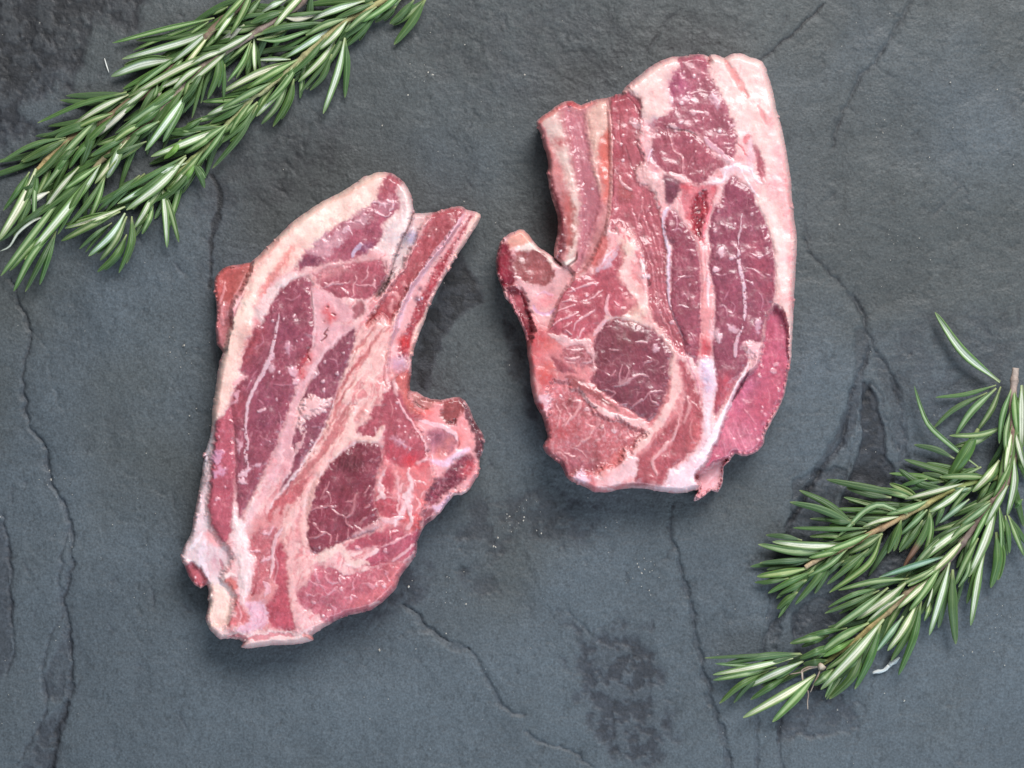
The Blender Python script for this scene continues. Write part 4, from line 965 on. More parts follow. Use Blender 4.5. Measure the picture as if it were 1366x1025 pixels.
    k((232, 196, 198), 'I1150,30 1000,150 900,270 830,400', [4, 6, 6, 4], .5, .8, soft=2)
    k((232, 190, 190), 'G880,800 890,900 900,1010 I900,50 880,150', [2, 3, 3, 3, 1], .8, .8)
    k((120, 60, 66), 'G872,790 882,870 890,960', [1, 2, 1], .5, -.8, fat=0)
    t((226, 160, 160), 'I640,930 600,1000 700,900 680,960', 7, .5)
    # darker muscle right of it
    f('muscle#inner', (138, 74, 90), 'I1160,30 1172,70 1160,130 1112,280 1062,400 1022,500 982,640 920,770 840,885 790,985 M445,360 420,385 430,330 I735,1000 744,960 764,870 748,790 762,720 790,620 790,560 832,450 882,360 952,220 1052,110', 2, 1.8, .1, .25, 1.2, rim=.6)
    f('fat_lump', (226, 182, 178), 'I795,720 775,640 795,540 845,480 895,462 935,500 1010,485 1015,515 960,570 890,600 830,640 815,715', 1.6, 4, .1, fat=1, bulge=4.5)
    for s_ in ('I930,520 1000,500', 'I920,560 975,580', 'I880,590 900,610', 'I840,490 820,560'):
        k((238, 204, 202), s_, [2, 4, 2], .7, 1)
    d((226, 188, 194), 'I965,250 1090,190 1075,350 905,330 920,310 840,680 880,780 870,800 955,380 960,440 1050,330', 2.2, .9)
    f(None, (210, 168, 174), 'I870,350 915,300 930,315 890,360', 1.5, 3, .1, fat=1, a=.85, bulge=.7)
    for s_ in ('I930,680 880,680', 'I990,230 1040,240 1050,280', 'I800,870 830,880 810,910'):
        k((184, 126, 138), s_, [1, 2, 1], .6, .3)
    # eye muscle
    f('eye_muscle', (134, 62, 76), 'J130,1022 215,912 320,832 420,788 530,798 546,900 540,960 M822,250 798,300 792,400 L500,120 512,200 525,262 532,322 482,362 400,392 282,432 180,485 110,505 62,472 45,350 38,230 60,100 108,0', 2, 1.8, .1, .4, 1.2, rim=1)
    t((100, 46, 54), 'J400,900 340,930 380,960 300,900 L300,80', 10, .5)
    for i in range(9):
        x0 = 250 + i * 20
        k((88, 40, 48), 'J%d,%d %d,%d %d,%d' % (x0 + 20, 880 + (i % 3) * 12, x0 + 10, 930, x0, 985 - (i % 2) * 20), [1, 2.2, 1], .5, -.3, fat=0)
    for s_ in ('L55,215 140,195 245,188', 'L150,120 165,80 200,30', 'L160,90 200,120 205,160', 'L205,205 250,235 300,260', 'L300,260 335,240 355,180 378,100', 'L300,260 318,310 350,335', 'L110,325 140,355 205,385 200,445', 'L60,400 110,385 150,370',
               'L300,160 345,150 372,135', 'L322,340 312,400', 'L252,370 245,415', 'L430,200 470,180', 'L440,330 500,300', 'L420,100 460,60', 'L80,300 110,320', 'L390,300 440,260', 'L360,310 420,350'):
        k((192, 128, 132), s_, [1.2, 2.6, 1.4], .8, .6, warp=2)
    f(None, (176, 112, 116), 'L330,240 355,160 380,95 390,110 372,190 350,250', 1.5, 2, .1, fat=1, a=.6)
    d((225, 190, 196), 'L130,462 95,495 235,185', 1.8, .7)
    t((110, 20, 36), 'L310,75', 5, .6)
    # lean bits right of the eye
    f('muscle#side', (182, 88, 98), 'M830,285 860,280 865,340 850,390 885,420 880,475 L640,265 560,250 520,215 500,170 520,100 545,20 560,-20', 2, 2.5, .12, .3, .6)
    k((224, 180, 176), 'L520,20 550,60 545,110 510,150', [2, 5, 5, 3], .8, .8)
    k((216, 160, 160), 'L560,130 640,130', [1, 2], .7)
    f('muscle#side', (198, 94, 98), 'L740,240 820,250 825,330 760,352 735,320', 2, 2.5, .12, .2, .5)
    f('muscle#side', (196, 90, 94), 'L660,250 722,232 722,290 670,295', 2, 2.5, .12, .2, .4, a=.9)
    t((222, 112, 112), 'L800,130 840,60 780,40 860,120 820,180 M900,300 940,290 990,280', 8, .5)
    k((238, 208, 206), 'L730,80 700,120 730,200 745,290', [3, 7, 6, 4], .8, 1, warp=3)
    k((232, 190, 188), 'L530,270 600,285 680,265', [5, 7, 3], .8, .8, warp=2)
    k((230, 188, 186), 'L700,340 740,310 740,240', [6, 5, 3], .7, .6)
    for s_ in ('L660,60 650,160 660,240', 'L780,60 760,20 830,40', 'L690,30 670,80', 'L770,120 800,180 780,220', 'L840,90 810,130'):
        k((236, 186, 184), s_, [1.5, 3, 2], .7, .6, warp=3)
    # strips under the eye
    f('muscle#strip', (176, 86, 100), 'L312,455 400,402 530,352 650,322 690,342 690,390 590,432 520,462 480,455 400,485 340,482', 2, 2.5, .12, .2, .8)
    f('muscle#strip', (200, 112, 118), 'L288,522 360,528 385,570 320,562', 2, 2, .1, .1, .5)
    f('muscle#strip', (172, 86, 104), 'L400,565 500,490 560,440 640,400 725,365 810,345 780,425 775,500 722,562 610,562 480,592', 2, 2.5, .12, .25, .6)
    k((218, 160, 164), 'L540,460 640,420 730,370', [2, 3, 2], .8, .6)
    k((206, 150, 152), 'L600,340 605,400', [1, 2], .6)
    k((238, 204, 200), 'L300,575 380,590 420,545 520,475', [2, 4, 5, 4], .8, 1)
    k((228, 188, 190), 'L610,555 680,510 760,440', [3, 4, 2], .7, .8)
    k((226, 190, 190), 'L690,560 740,530 760,490', [3, 5, 3], .6, .6)
    k((160, 70, 86), 'L430,590 560,560 640,562', [1.5, 3, 2], .6, -1, fat=0)
    k((210, 150, 152), 'L360,500 440,470 520,455', [1, 2, 1], .5)
    d((226, 178, 184), 'L570,485 380,465 395,470', 3.4, 1)
    # bottom muscle
    f('muscle#bottom', (184, 100, 114), 'L80,590 130,588 220,602 320,640 420,622 500,592 620,565 690,572 715,590 660,665 642,735 562,815 470,880 322,915 232,955 150,962 125,925 40,870 -5,840 -30,770 0,700 50,640', 2, 3, .13, .55, 1.2, crumb=.12)
    t((206, 120, 122), 'L660,600 620,700 560,760 640,650 500,800 400,860', 12, .5)
    for s_ in ('L90,600 95,650 140,690', 'L50,690 110,700 160,730', 'L170,640 210,700 290,690', 'L370,640 350,740', 'L200,830 230,880 230,940', 'L130,720 180,760 260,740', 'L30,760 100,790', 'L400,700 480,720 540,690', 'L300,800 380,790', 'L560,620 600,680'):
        k((218, 160, 168), s_, [1.2, 2.6, 1.2], .6, .7, warp=4)
    d((228, 186, 190), 'L275,740 510,715 460,820 265,680 520,600 340,800 90,830 150,920 560,720', 2.8, 1)
    d((244, 224, 224), 'L158,922', 1.8, .6); d((216, 150, 156), 'L190,905 175,935', 5, 2, .6)
    k((236, 196, 192), 'L460,860 500,830 530,825', [2, 4, 2], .7, .6)
    f('fat#seam', (226, 178, 172), 'K740,400 780,300 830,330 900,390 960,420 900,450 850,560 790,620 760,700 800,780 950,835 940,870 880,915 820,945 770,905 750,800 722,640 720,480', 2.5, 2.5, .07, fat=1, bulge=.8, loose=.7)
    t((236, 196, 196), 'K820,800 870,850 800,860', 8, .6)
    # lower left muscles
    f('muscle#lower', (186, 104, 110), 'K465,260 560,195 640,205 650,240 625,300 605,400 622,480 590,580 520,640 480,640 490,560 500,420 455,320', 2.2, 3, .13, .5, .6, crumb=.2)
    f('muscle#lower', (176, 84, 96), 'K655,300 690,310 710,400 712,480 722,640 765,860 720,892 620,855 575,770 600,680 650,600 620,520 630,400', 2.2, 2, .1, .1, 1)
    t((196, 92, 108), 'K680,800 720,850 640,830', 8, .5)
    f('muscle#lower', (190, 104, 108), 'K570,130 600,60 670,0 I860,1000 M530,330 520,345 430,480 470,420 K640,70 600,160', 2, 2.5, .1, .1, .5)
    k((224, 184, 184), 'K690,190 640,260 620,360 620,440 600,530', [3, 5, 5, 4, 2], .85, 1)
    k((216, 164, 168), 'K640,370 650,480 630,560', [2, 3, 1.5], .5)
    for s_ in ('K560,240 600,220 620,190', 'K480,340 540,360', 'K520,420 600,380', 'K540,560 600,600 560,660', 'K580,200 560,230'):
        k((226, 180, 186), s_, [2, 4, 2], .7, .7, warp=4)
    k((150, 50, 60), 'K505,570 495,620 480,645', [2, 3, 2], .7, -1.5, fat=0)
    f(None, (220, 176, 186), 'K430,700 520,680 575,710 590,820 500,895 430,905 370,890 420,840 455,790', 2.5, 4, .1, fat=1, bulge=.5)
    for s_ in ('K460,740 520,800 500,860', 'K540,700 560,760 540,830', 'K480,700 440,760', 'K520,880 570,830'):
        k((192, 124, 142), s_, [1, 2, 1], .55, 0, warp=4)
    f('tendon', (236, 204, 200), 'K365,20 410,170 480,40 505,20 440,200 465,330 495,420 480,560 440,700 400,705 395,560 370,420 335,250 340,120', 2.5, 2.5, .06, fat=1, bulge=1.5)
    k((206, 150, 156), 'K430,250 440,400 420,560', [1, 2, 1], .5)
    k((244, 222, 214), 'K370,120 390,300 410,480', [3, 5, 4], .6, .8)
    # left strip of lean and the silvery skin
    f('muscle#strip', (176, 90, 104), 'I240,650 300,590 340,545 362,660 372,960 M245,340 240,420 K355,20 345,150 325,270 290,295 250,270 210,205 198,120 185,20 I195,1010 210,740', 2.2, 2, .08, .15, 1)
    for s_, a_ in (('I215,860 270,840 300,850 270,890 250,940 220,920', .8), ('I210,990 290,950 310,970 260,1010 220,1020', .75), ('I270,700 290,720', .5)):
        f(None, (214, 160, 182), s_, 2, 4, .1, fat=1, a=a_, bulge=.5)
    d((228, 176, 186), 'K240,10 260,5 230,40 I260,750 230,950 300,960 M175,395 205,350', 2.4, .7)
    k((120, 54, 66), 'I345,560 365,680 372,840 370,980', [1, 2, 2, 1], .55, -.8, fat=0)
    f('silverskin', (224, 202, 200), 'I215,690 240,655 225,780 208,900 195,1025 K185,60 195,170 280,292 345,400 285,500 290,560 360,650 335,770 290,865 200,855 190,570 70,435 10,400 35,305 70,250 98,130 118,20 I160,890', 2.2, 2, .06, fat=1, T=60, tsoft=6, bulge=1)
    f(None, (238, 208, 192), 'K205,560 280,600 345,650 332,780 280,875 200,855 178,800 198,700', 3, 3, .05, fat=1, bulge=1)
    f(None, (234, 166, 164), 'K165,240 230,218 285,310 200,300', 3, 3, .07, fat=1, a=.85)
    k((240, 226, 228), 'K150,220 110,280 70,340', [3, 6, 4], .7, 1)
    k((246, 236, 238), 'I215,720 190,830 160,960', [3, 4, 3], .7, .8)
    for s_ in ('K190,260 180,400 200,540', 'K80,330 130,380 180,480', 'K220,330 240,440'):
        k((196, 160, 166), s_, [1.5, 3, 1.5], .4, -.8, soft=2)
    k((166, 76, 96), 'K262,400 280,440 290,475', [2, 5, 2], .6, -.5, fat=.3)
    t((206, 140, 150), 'K230,420 250,470 320,370', 6, .5)
    f(None, (214, 128, 122), 'K300,540 330,525 380,560 385,605 345,610 315,580', 2, 2.5, .08, fat=.4)
    k((244, 222, 214), 'K275,540 320,510 370,515', [3, 6, 3], .8, 1.2)
    f(None, (200, 106, 110), 'K352,675 385,680 420,740 455,790 430,835 310,852 350,800 380,790', 2, 2.5, .1, .1, a=.9)
    k((228, 176, 178), 'K380,700 410,780 400,820', [1.5, 3, 1.5], .6)
    f('muscle#tip', (188, 102, 110), 'K35,455 80,428 140,478 185,560 150,592 100,575 60,515', 1.8, 2, .1, 0, T=52, tsoft=4)
    d((250, 240, 240), 'K103,525', 1.6, .4)
    # bottom rim
    f('fat_rim', (236, 200, 192), 'K195,850 280,870 330,880 420,900 600,880 740,890 830,905 885,915 885,945 820,962 750,972 600,978 480,995 405,990 430,950 350,922 270,938 220,895', 2.5, 2.5, .06, fat=1, T=69, tsoft=6)
    k((196, 104, 116), 'K320,908 430,925 540,930 640,905 760,915', [3, 5, 6, 5, 3], .7, -.8, fat=.3, warp=3)
    k((222, 126, 116), 'K815,910 850,915 885,935', [4, 5, 3], .7)
    # pale seams round the eye and down to the lower end
    for s_, w_, c_, a_ in (('M640,230 575,290 535,400 512,500 520,580', [5, 9, 9, 11, 8], (230, 184, 174), .75), ('M480,430 470,560 462,640 472,800', [4, 8, 9, 6], (232, 184, 178), .7),
                           ('M232,440 268,520 280,640 270,780', [5, 10, 12, 8], (242, 218, 212), .8), ('M545,650 600,615 660,590 690,640 765,652', [8, 12, 10, 8, 4], (236, 204, 192), .85),
                           ('M690,150 735,165 800,160 815,120', [6, 9, 7, 3], (234, 198, 184), .85), ('M705,50 690,150 640,215', [8, 13, 8], (234, 196, 182), .8),
                           ('M920,280 932,370 900,440 870,500', [4, 7, 6, 4], (238, 208, 206), .85), ('M832,280 808,340 822,395', [3, 5, 3], (234, 196, 194), .8), ('M960,80 1000,210 960,260', [3, 5, 4], (234, 190, 190), .7),
                           ('M880,300 885,400 930,440', [3, 5, 4], (230, 184, 184), .6), ('M590,125 530,235 440,350 380,430', [2, 3, 3, 2], (240, 214, 212), .85), ('M430,150 400,300 330,420 290,500', [4, 8, 8, 4], (232, 190, 192), .5),
                           ('M700,540 800,500 900,470', [4, 7, 4], (226, 176, 176), .6), ('M130,560 110,620 140,700', [5, 8, 5], (234, 216, 220), .7)):
        k(c_, s_, w_, a_, .7, soft=2.2, warp=3)
    k((176, 84, 90), 'M690,20 640,120 590,210 520,290 450,360 400,420', [5, 9, 9, 7, 6, 3], .75, -.3, fat=.1, warp=2.5, soft=1.8)
    k((184, 92, 98), 'M760,20 720,90', [4, 8], .5, 0, fat=.2, soft=2)
    for s_ in ('M520,130 500,190 470,230', 'M440,200 420,260', 'M380,300 350,350'):
        k((238, 196, 194), s_, [3, 6, 3], .6, .9, warp=5)
    # vertebra
    f('backbone', (224, 164, 164), 'J722,455 780,450 832,488 940,508 1062,485 1125,550 1165,650 1222,740 1226,830 1200,900 1192,1010 L1175,0 1130,70 1020,115 930,235 830,330 800,300 830,200 870,90 900,20 J900,960 870,900 850,800 800,700 765,640 820,600 770,560', 2, 2, .08, fat=1, T=58, tsoft=4)
    f(None, (186, 128, 122), 'J738,468 780,458 832,492 940,512 900,545 840,575 770,540', 2.2, 2, .1, fat=.6, bulge=-2)
    k((92, 44, 42), 'J765,510 800,545 850,565', [2, 4, 2], .75, -2, fat=0)
    k((120, 62, 60), 'J790,500 850,505 940,515', [1.5, 3, 2], .6, -1, fat=0)
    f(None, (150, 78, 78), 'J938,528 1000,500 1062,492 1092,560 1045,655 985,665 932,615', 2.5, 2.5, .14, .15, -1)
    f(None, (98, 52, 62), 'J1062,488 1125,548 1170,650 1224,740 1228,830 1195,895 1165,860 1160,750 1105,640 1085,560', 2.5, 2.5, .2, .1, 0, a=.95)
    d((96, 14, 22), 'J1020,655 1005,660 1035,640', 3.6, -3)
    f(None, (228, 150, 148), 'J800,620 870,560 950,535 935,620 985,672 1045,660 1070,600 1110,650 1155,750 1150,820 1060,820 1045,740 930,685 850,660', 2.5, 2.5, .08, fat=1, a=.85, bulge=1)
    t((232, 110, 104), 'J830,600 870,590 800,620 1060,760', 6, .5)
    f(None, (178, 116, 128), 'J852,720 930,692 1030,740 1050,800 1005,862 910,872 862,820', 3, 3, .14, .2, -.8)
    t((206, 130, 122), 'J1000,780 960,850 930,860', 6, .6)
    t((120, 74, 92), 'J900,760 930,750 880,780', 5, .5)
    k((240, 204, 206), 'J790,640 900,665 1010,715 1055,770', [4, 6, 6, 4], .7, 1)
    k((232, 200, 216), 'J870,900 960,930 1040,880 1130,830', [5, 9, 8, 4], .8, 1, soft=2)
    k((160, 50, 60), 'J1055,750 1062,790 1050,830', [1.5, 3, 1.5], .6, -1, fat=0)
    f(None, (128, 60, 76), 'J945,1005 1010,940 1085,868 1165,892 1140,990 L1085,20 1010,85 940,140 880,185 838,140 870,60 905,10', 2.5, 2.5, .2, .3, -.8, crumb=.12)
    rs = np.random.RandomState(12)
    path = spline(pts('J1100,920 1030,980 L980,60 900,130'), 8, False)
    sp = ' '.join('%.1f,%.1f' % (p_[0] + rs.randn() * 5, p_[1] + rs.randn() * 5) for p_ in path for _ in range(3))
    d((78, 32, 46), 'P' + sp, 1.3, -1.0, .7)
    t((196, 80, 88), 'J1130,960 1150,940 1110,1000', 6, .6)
    k((232, 150, 146), 'J1195,900 1190,1010 L1130,60 1070,105 1010,100', [3, 5, 7, 7, 5], .75, .6)
    k((246, 220, 216), 'L1130,62 1075,105 1020,108', [2, 4, 2], .7, .6)
    f(None, (214, 176, 192), 'L880,188 950,160 1000,110 1010,125 930,235 890,225', 2, 2, .08, fat=1, a=.9)
    f(None, (146, 82, 92), 'L825,215 880,205 892,230 860,290 828,322', 2, 2, .12, .2)
    out = ('G1200,66 1228,40 1262,33 H525,13 610,18 640,40 692,80 742,170 755,270 770,288 880,283 960,262 1060,239 1110,262 1182,280 1206,310 1167,382 1092,492 1012,622 932,762 862,902 822,1022 J772,120 746,210 736,350 '
           '730,440 780,452 832,487 940,507 1062,486 1124,550 1164,650 1219,740 1224,830 1198,900 1188,1010 L1172,0 1132,67 1080,112 1022,112 932,232 872,282 822,332 778,422 773,500 722,582 662,662 642,732 562,812 '
           '470,878 320,913 230,953 130,1012 K882,912 888,942 820,962 750,973 600,978 480,996 408,991 428,957 350,922 273,938 218,892 193,857 177,800 196,700 188,575 150,594 100,574 58,512 37,452 11,392 36,308 72,250 97,130 117,20 '
           'M128,230 I158,890 207,740 217,600 232,490 252,350 267,250 290,185 252,132 242,20 G250,930 232,790 237,718 287,657 360,632 470,615 556,536 590,506 680,415 740,355 850,276 960,201 1060,156')
    return build_chop(S, out, (450, 560), 'long slanting lamb chop with thick cream fat edge and slender marrow-filled rib', 'lamb_chop')
left_chop()
# ------------------------------------------------------------------ rosemary
LEAF = attr_mat('rosemary_leaf', 'surface_colour', 0.46, 0.35, (3000, 0.10), (2600, 0.3, 0.0001))
BARK = attr_mat('rosemary_bark', 'surface_colour', 0.7, 0.3, (2600, 0.16), (2200, 0.6, 0.0003))
US = np.array([-1, -.8, -.55, -.32, -.1, 0, .1, .32, .55, .8, 1])
STY = dict(  # |u| -> colour, from the midrib outwards
    w=[(0, (150, 166, 142)), (.1, (206, 216, 200)), (.3, (208, 218, 204)), (.5, (140, 168, 118)), (.72, (76, 118, 54)), (1, (114, 150, 80))],
    m=[(0, (140, 168, 118)), (.1, (154, 178, 132)), (.28, (128, 158, 104)), (.5, (82, 120, 62)), (.8, (68, 108, 50)), (1, (116, 150, 84))],
    g=[(0, (108, 138, 84)), (.1, (76, 110, 58)), (.32, (66, 100, 52)), (.55, (62, 98, 48)), (.8, (72, 110, 52)), (1, (112, 144, 82))],
    d=[(0, (84, 116, 70)), (.1, (64, 96, 54)), (.32, (60, 92, 50)), (.55, (60, 92, 50)), (.8, (66, 100, 52)), (1, (92, 126, 72))],
    y=[(0, (136, 174, 92)), (.1, (104, 148, 66)), (.32, (94, 138, 58)), (.55, (100, 150, 58)), (.8, (100, 150, 58)), (1, (130, 172, 84))],
    n=[(0, (150, 180, 158)), (.1, (150, 182, 160)), (.32, (130, 166, 140)), (.55, (92, 136, 100)), (.8, (72, 116, 74)), (1, (112, 150, 104))],
    b=[(0, (150, 120, 100)), (.1, (120, 90, 74)), (.32, (112, 82, 68)), (.55, (104, 78, 62)), (.8, (100, 74, 60)), (1, (130, 104, 84))],
    c=[(0, (170, 176, 166)), (.1, (200, 204, 196)), (.32, (196, 200, 192)), (.55, (168, 176, 164)), (.8, (120, 136, 116)), (1, (150, 160, 144))])

def leaf(parent, origin, path, z, width, style, rs, nseg=14, tip_style=None):
    """one needle leaf; path in photo pixels, z a list of heights in pixels along it"""
    q = spline(path, 10, False)
    L = np.concatenate([[0], np.cumsum(np.hypot(*np.diff(q, axis=0).T))])
    tt = np.linspace(0, 1, nseg + 1); tt = tt + .1 * np.sin(np.pi * tt) * tt
    c = np.stack([np.interp(tt * L[-1], L, q[:, k]) for k in (0, 1)], -1)
    zz = np.interp(tt, np.linspace(0, 1, len(z)), z)
    zz = zz + 1.2 * np.sin(tt * 3.1) * rs.uniform(-.4, 1)
    tan = np.gradient(c, axis=0); tan /= np.linalg.norm(tan, axis=1)[:, None] + 1e-9
    nrm = np.stack([-tan[:, 1], tan[:, 0]], -1)
    wprof = (0.26 + 0.74 * sm(0, .42, tt)) * (1 - .56 * np.clip((tt - .5) / .5, 0, 1) ** 1.4) * np.sqrt(np.clip(1 - (np.clip(tt - .86, 0, 1) / .143) ** 2, 0.004, 1))
    hw = width / 2 * wprof
    roll = rs.uniform(-.38, .38)
    roll = roll * (1 - .5 * tt) + rs.uniform(-.25, .25) * tt
    au = np.abs(US)
    if style in 'wmnc':
        pz = 0.42 * sm(.25, .8, au) - 0.5 * sm(.8, 1.02, au) + 0.10 * (au < .05)
    else:
        pz = 0.34 * (1 - au ** 2) - 0.16 * (au < .05) - .1 * sm(.8, 1, au)
    uu = np.concatenate([US, np.array([.62, 0, -.62])])
    pz = np.concatenate([pz, np.array([-.5, -.62, -.5])])
    x = c[:, None, :] + nrm[:, None, :] * (hw[:, None] * (uu[None] * np.cos(roll)[:, None] - 0))[..., None]
    zl = zz[:, None] + hw[:, None] * (pz[None] + uu[None] * np.sin(roll)[:, None])
    zl = np.maximum(zl, 0.6)
    sc = STY[style]
    ua = np.abs(uu).copy(); ua[11:] = .55
    vary = np.exp(rs.normal(0, .10)); hue = rs.normal(0, .05)
    col = np.zeros((nseg + 1, 14, 3))
    for k in range(3):
        col[:, :, k] = np.interp(ua, [s_[0] for s_ in sc], lin(np.array([s_[1][k] for s_ in sc])))[None]
    if style in 'wm':      # the pale band narrows to both ends
        edge = lin(sc[4][1])
        kk = (np.clip(1.25 - 1.1 * sm(.66, 1, tt) - 0.5 * sm(.18, 0, tt), 0, 1))[:, None, None]
        keep = sm(.62, .40, np.abs(uu))[None, :, None] * (1 - kk)
        col = col * (1 - keep) + edge * keep
    nz = perlin(c[:, 0][:, None] / 6 + 3 * uu[None], c[:, 1][:, None] / 6 + 0 * uu[None], 71)
    col = col * vary * (1 + .16 * nz)[..., None]
    col[..., 0] *= 1.06 + hue; col[..., 2] *= .92 - hue
    lum = col.mean(-1, keepdims=True); gs = rs.uniform(.04, .26); col = col * (1 - gs) + lum * gs
    basec = lin((168, 176, 120)); bk = (0.65 * sm(.16, 0, tt))[:, None, None]
    col = col * (1 - bk) + basec * bk
    if tip_style:
        tk = sm(.52, .66, tt)[:, None, None]
        tb = np.zeros_like(col)
        for k in range(3): tb[:, :, k] = np.interp(ua, [s_[0] for s_ in STY[tip_style]], lin(np.array([s_[1][k] for s_ in STY[tip_style]])))[None]
        col = col * (1 - tk) + tb * tk
    else:
        tk = (0.5 * sm(.93, 1, tt) * rs.rand())[:, None, None]
        col = col * (1 - tk) + lin((176, 186, 120)) * tk
    wx, wy, wz = to_world(x[..., 0], x[..., 1], zl)
    V = np.stack([wx, wy, wz], -1)
    b0 = V[0, 5].copy()
    V = (V - b0).reshape(-1, 3)
    n = 14
    idx = np.arange((nseg + 1) * n).reshape(nseg + 1, n)
    F = []
    for k in range(n):
        k2 = (k + 1) % n
        F.append(np.stack([idx[:-1, k], idx[:-1, k2], idx[1:, k2], idx[1:, k]], -1))
    F = np.concatenate(F)
    cap = [[idx[0, 0], idx[0, 13], idx[0, 1], idx[0, 1]]]
    o = link_mesh('leaf', V, F[:, ::-1], LEAF, parent, np.clip(col.reshape(-1, 3) * ALB, 0, 1))
    o.location = (b0[0] - origin[0], b0[1] - origin[1], b0[2])
    return o

def tube(name, parent, origin, path, z, rad, cols, mat, node=34, rough=.12, sides=12, seed=3, closed_ends=True):
    q = spline(path, 8, False)
    L = np.concatenate([[0], np.cumsum(np.hypot(*np.diff(q, axis=0).T))])
    m = max(6, int(L[-1] / 2.5)); tt = np.linspace(0, 1, m)
    c = np.stack([np.interp(tt * L[-1], L, q[:, k]) for k in (0, 1)], -1)
    zz = np.interp(tt, np.linspace(0, 1, len(z)), z)
    r = np.interp(tt, np.linspace(0, 1, len(rad)), rad) * (.85 if node else 1)
    s = tt * L[-1]
    if node: r = r * (1 + .28 * np.exp(-((s % node) - node / 2) ** 2 / 12.0))
    tan = np.gradient(c, axis=0); tan /= np.linalg.norm(tan, axis=1)[:, None] + 1e-9
    nrm = np.stack([-tan[:, 1], tan[:, 0]], -1)
    a = np.linspace(0, 2 * np.pi, sides, endpoint=False)
    bump = 1 + rough * perlin(s[:, None] / 7, a[None] * 1.5 + 3, seed)
    x = c[:, None, :] + nrm[:, None, :] * (r[:, None] * np.cos(a)[None] * bump)[..., None]
    zl = np.maximum(zz[:, None] + r[:, None] * np.sin(a)[None] * bump, .3)
    cc = np.array([[np.interp(t_, np.linspace(0, 1, len(cols)), lin(np.array([k[j] for k in cols]))) for j in range(3)] for t_ in tt])
    col = cc[:, None, :] * (1 + .3 * perlin(s[:, None] / 22, a[None] * 2.2, seed + 1) + .2 * perlin(s[:, None] / 5, a[None] * 3, seed + 2))[..., None]
    if node: col = col * (1 - .35 * np.exp(-((s % node) - node / 2) ** 2 / 4.0))[:, None, None]
    wx, wy, wz = to_world(x[..., 0], x[..., 1], zl)
    V = np.stack([wx - origin[0], wy - origin[1], wz], -1)
    ends = V[[0, -1]].mean(1)
    V = np.concatenate([V.reshape(-1, 3), ends]); col = np.concatenate([col.reshape(-1, 3), lin((205, 196, 170)) * np.ones((2, 3))])
    idx = np.arange(m * sides).reshape(m, sides)
    F = np.concatenate([np.stack([idx[:-1, k], idx[1:, k], idx[1:, (k + 1) % sides], idx[:-1, (k + 1) % sides]], -1) for k in range(sides)])
    F = F.tolist() + [[m * sides, int(idx[0, k]), int(idx[0, (k + 1) % sides])] for k in range(sides)] + [[m * sides + 1, int(idx[-1, (k + 1) % sides]), int(idx[-1, k])] for k in range(sides)]
    return link_mesh(name, V, F, mat, parent, np.clip(col * ALB, 0, 1))

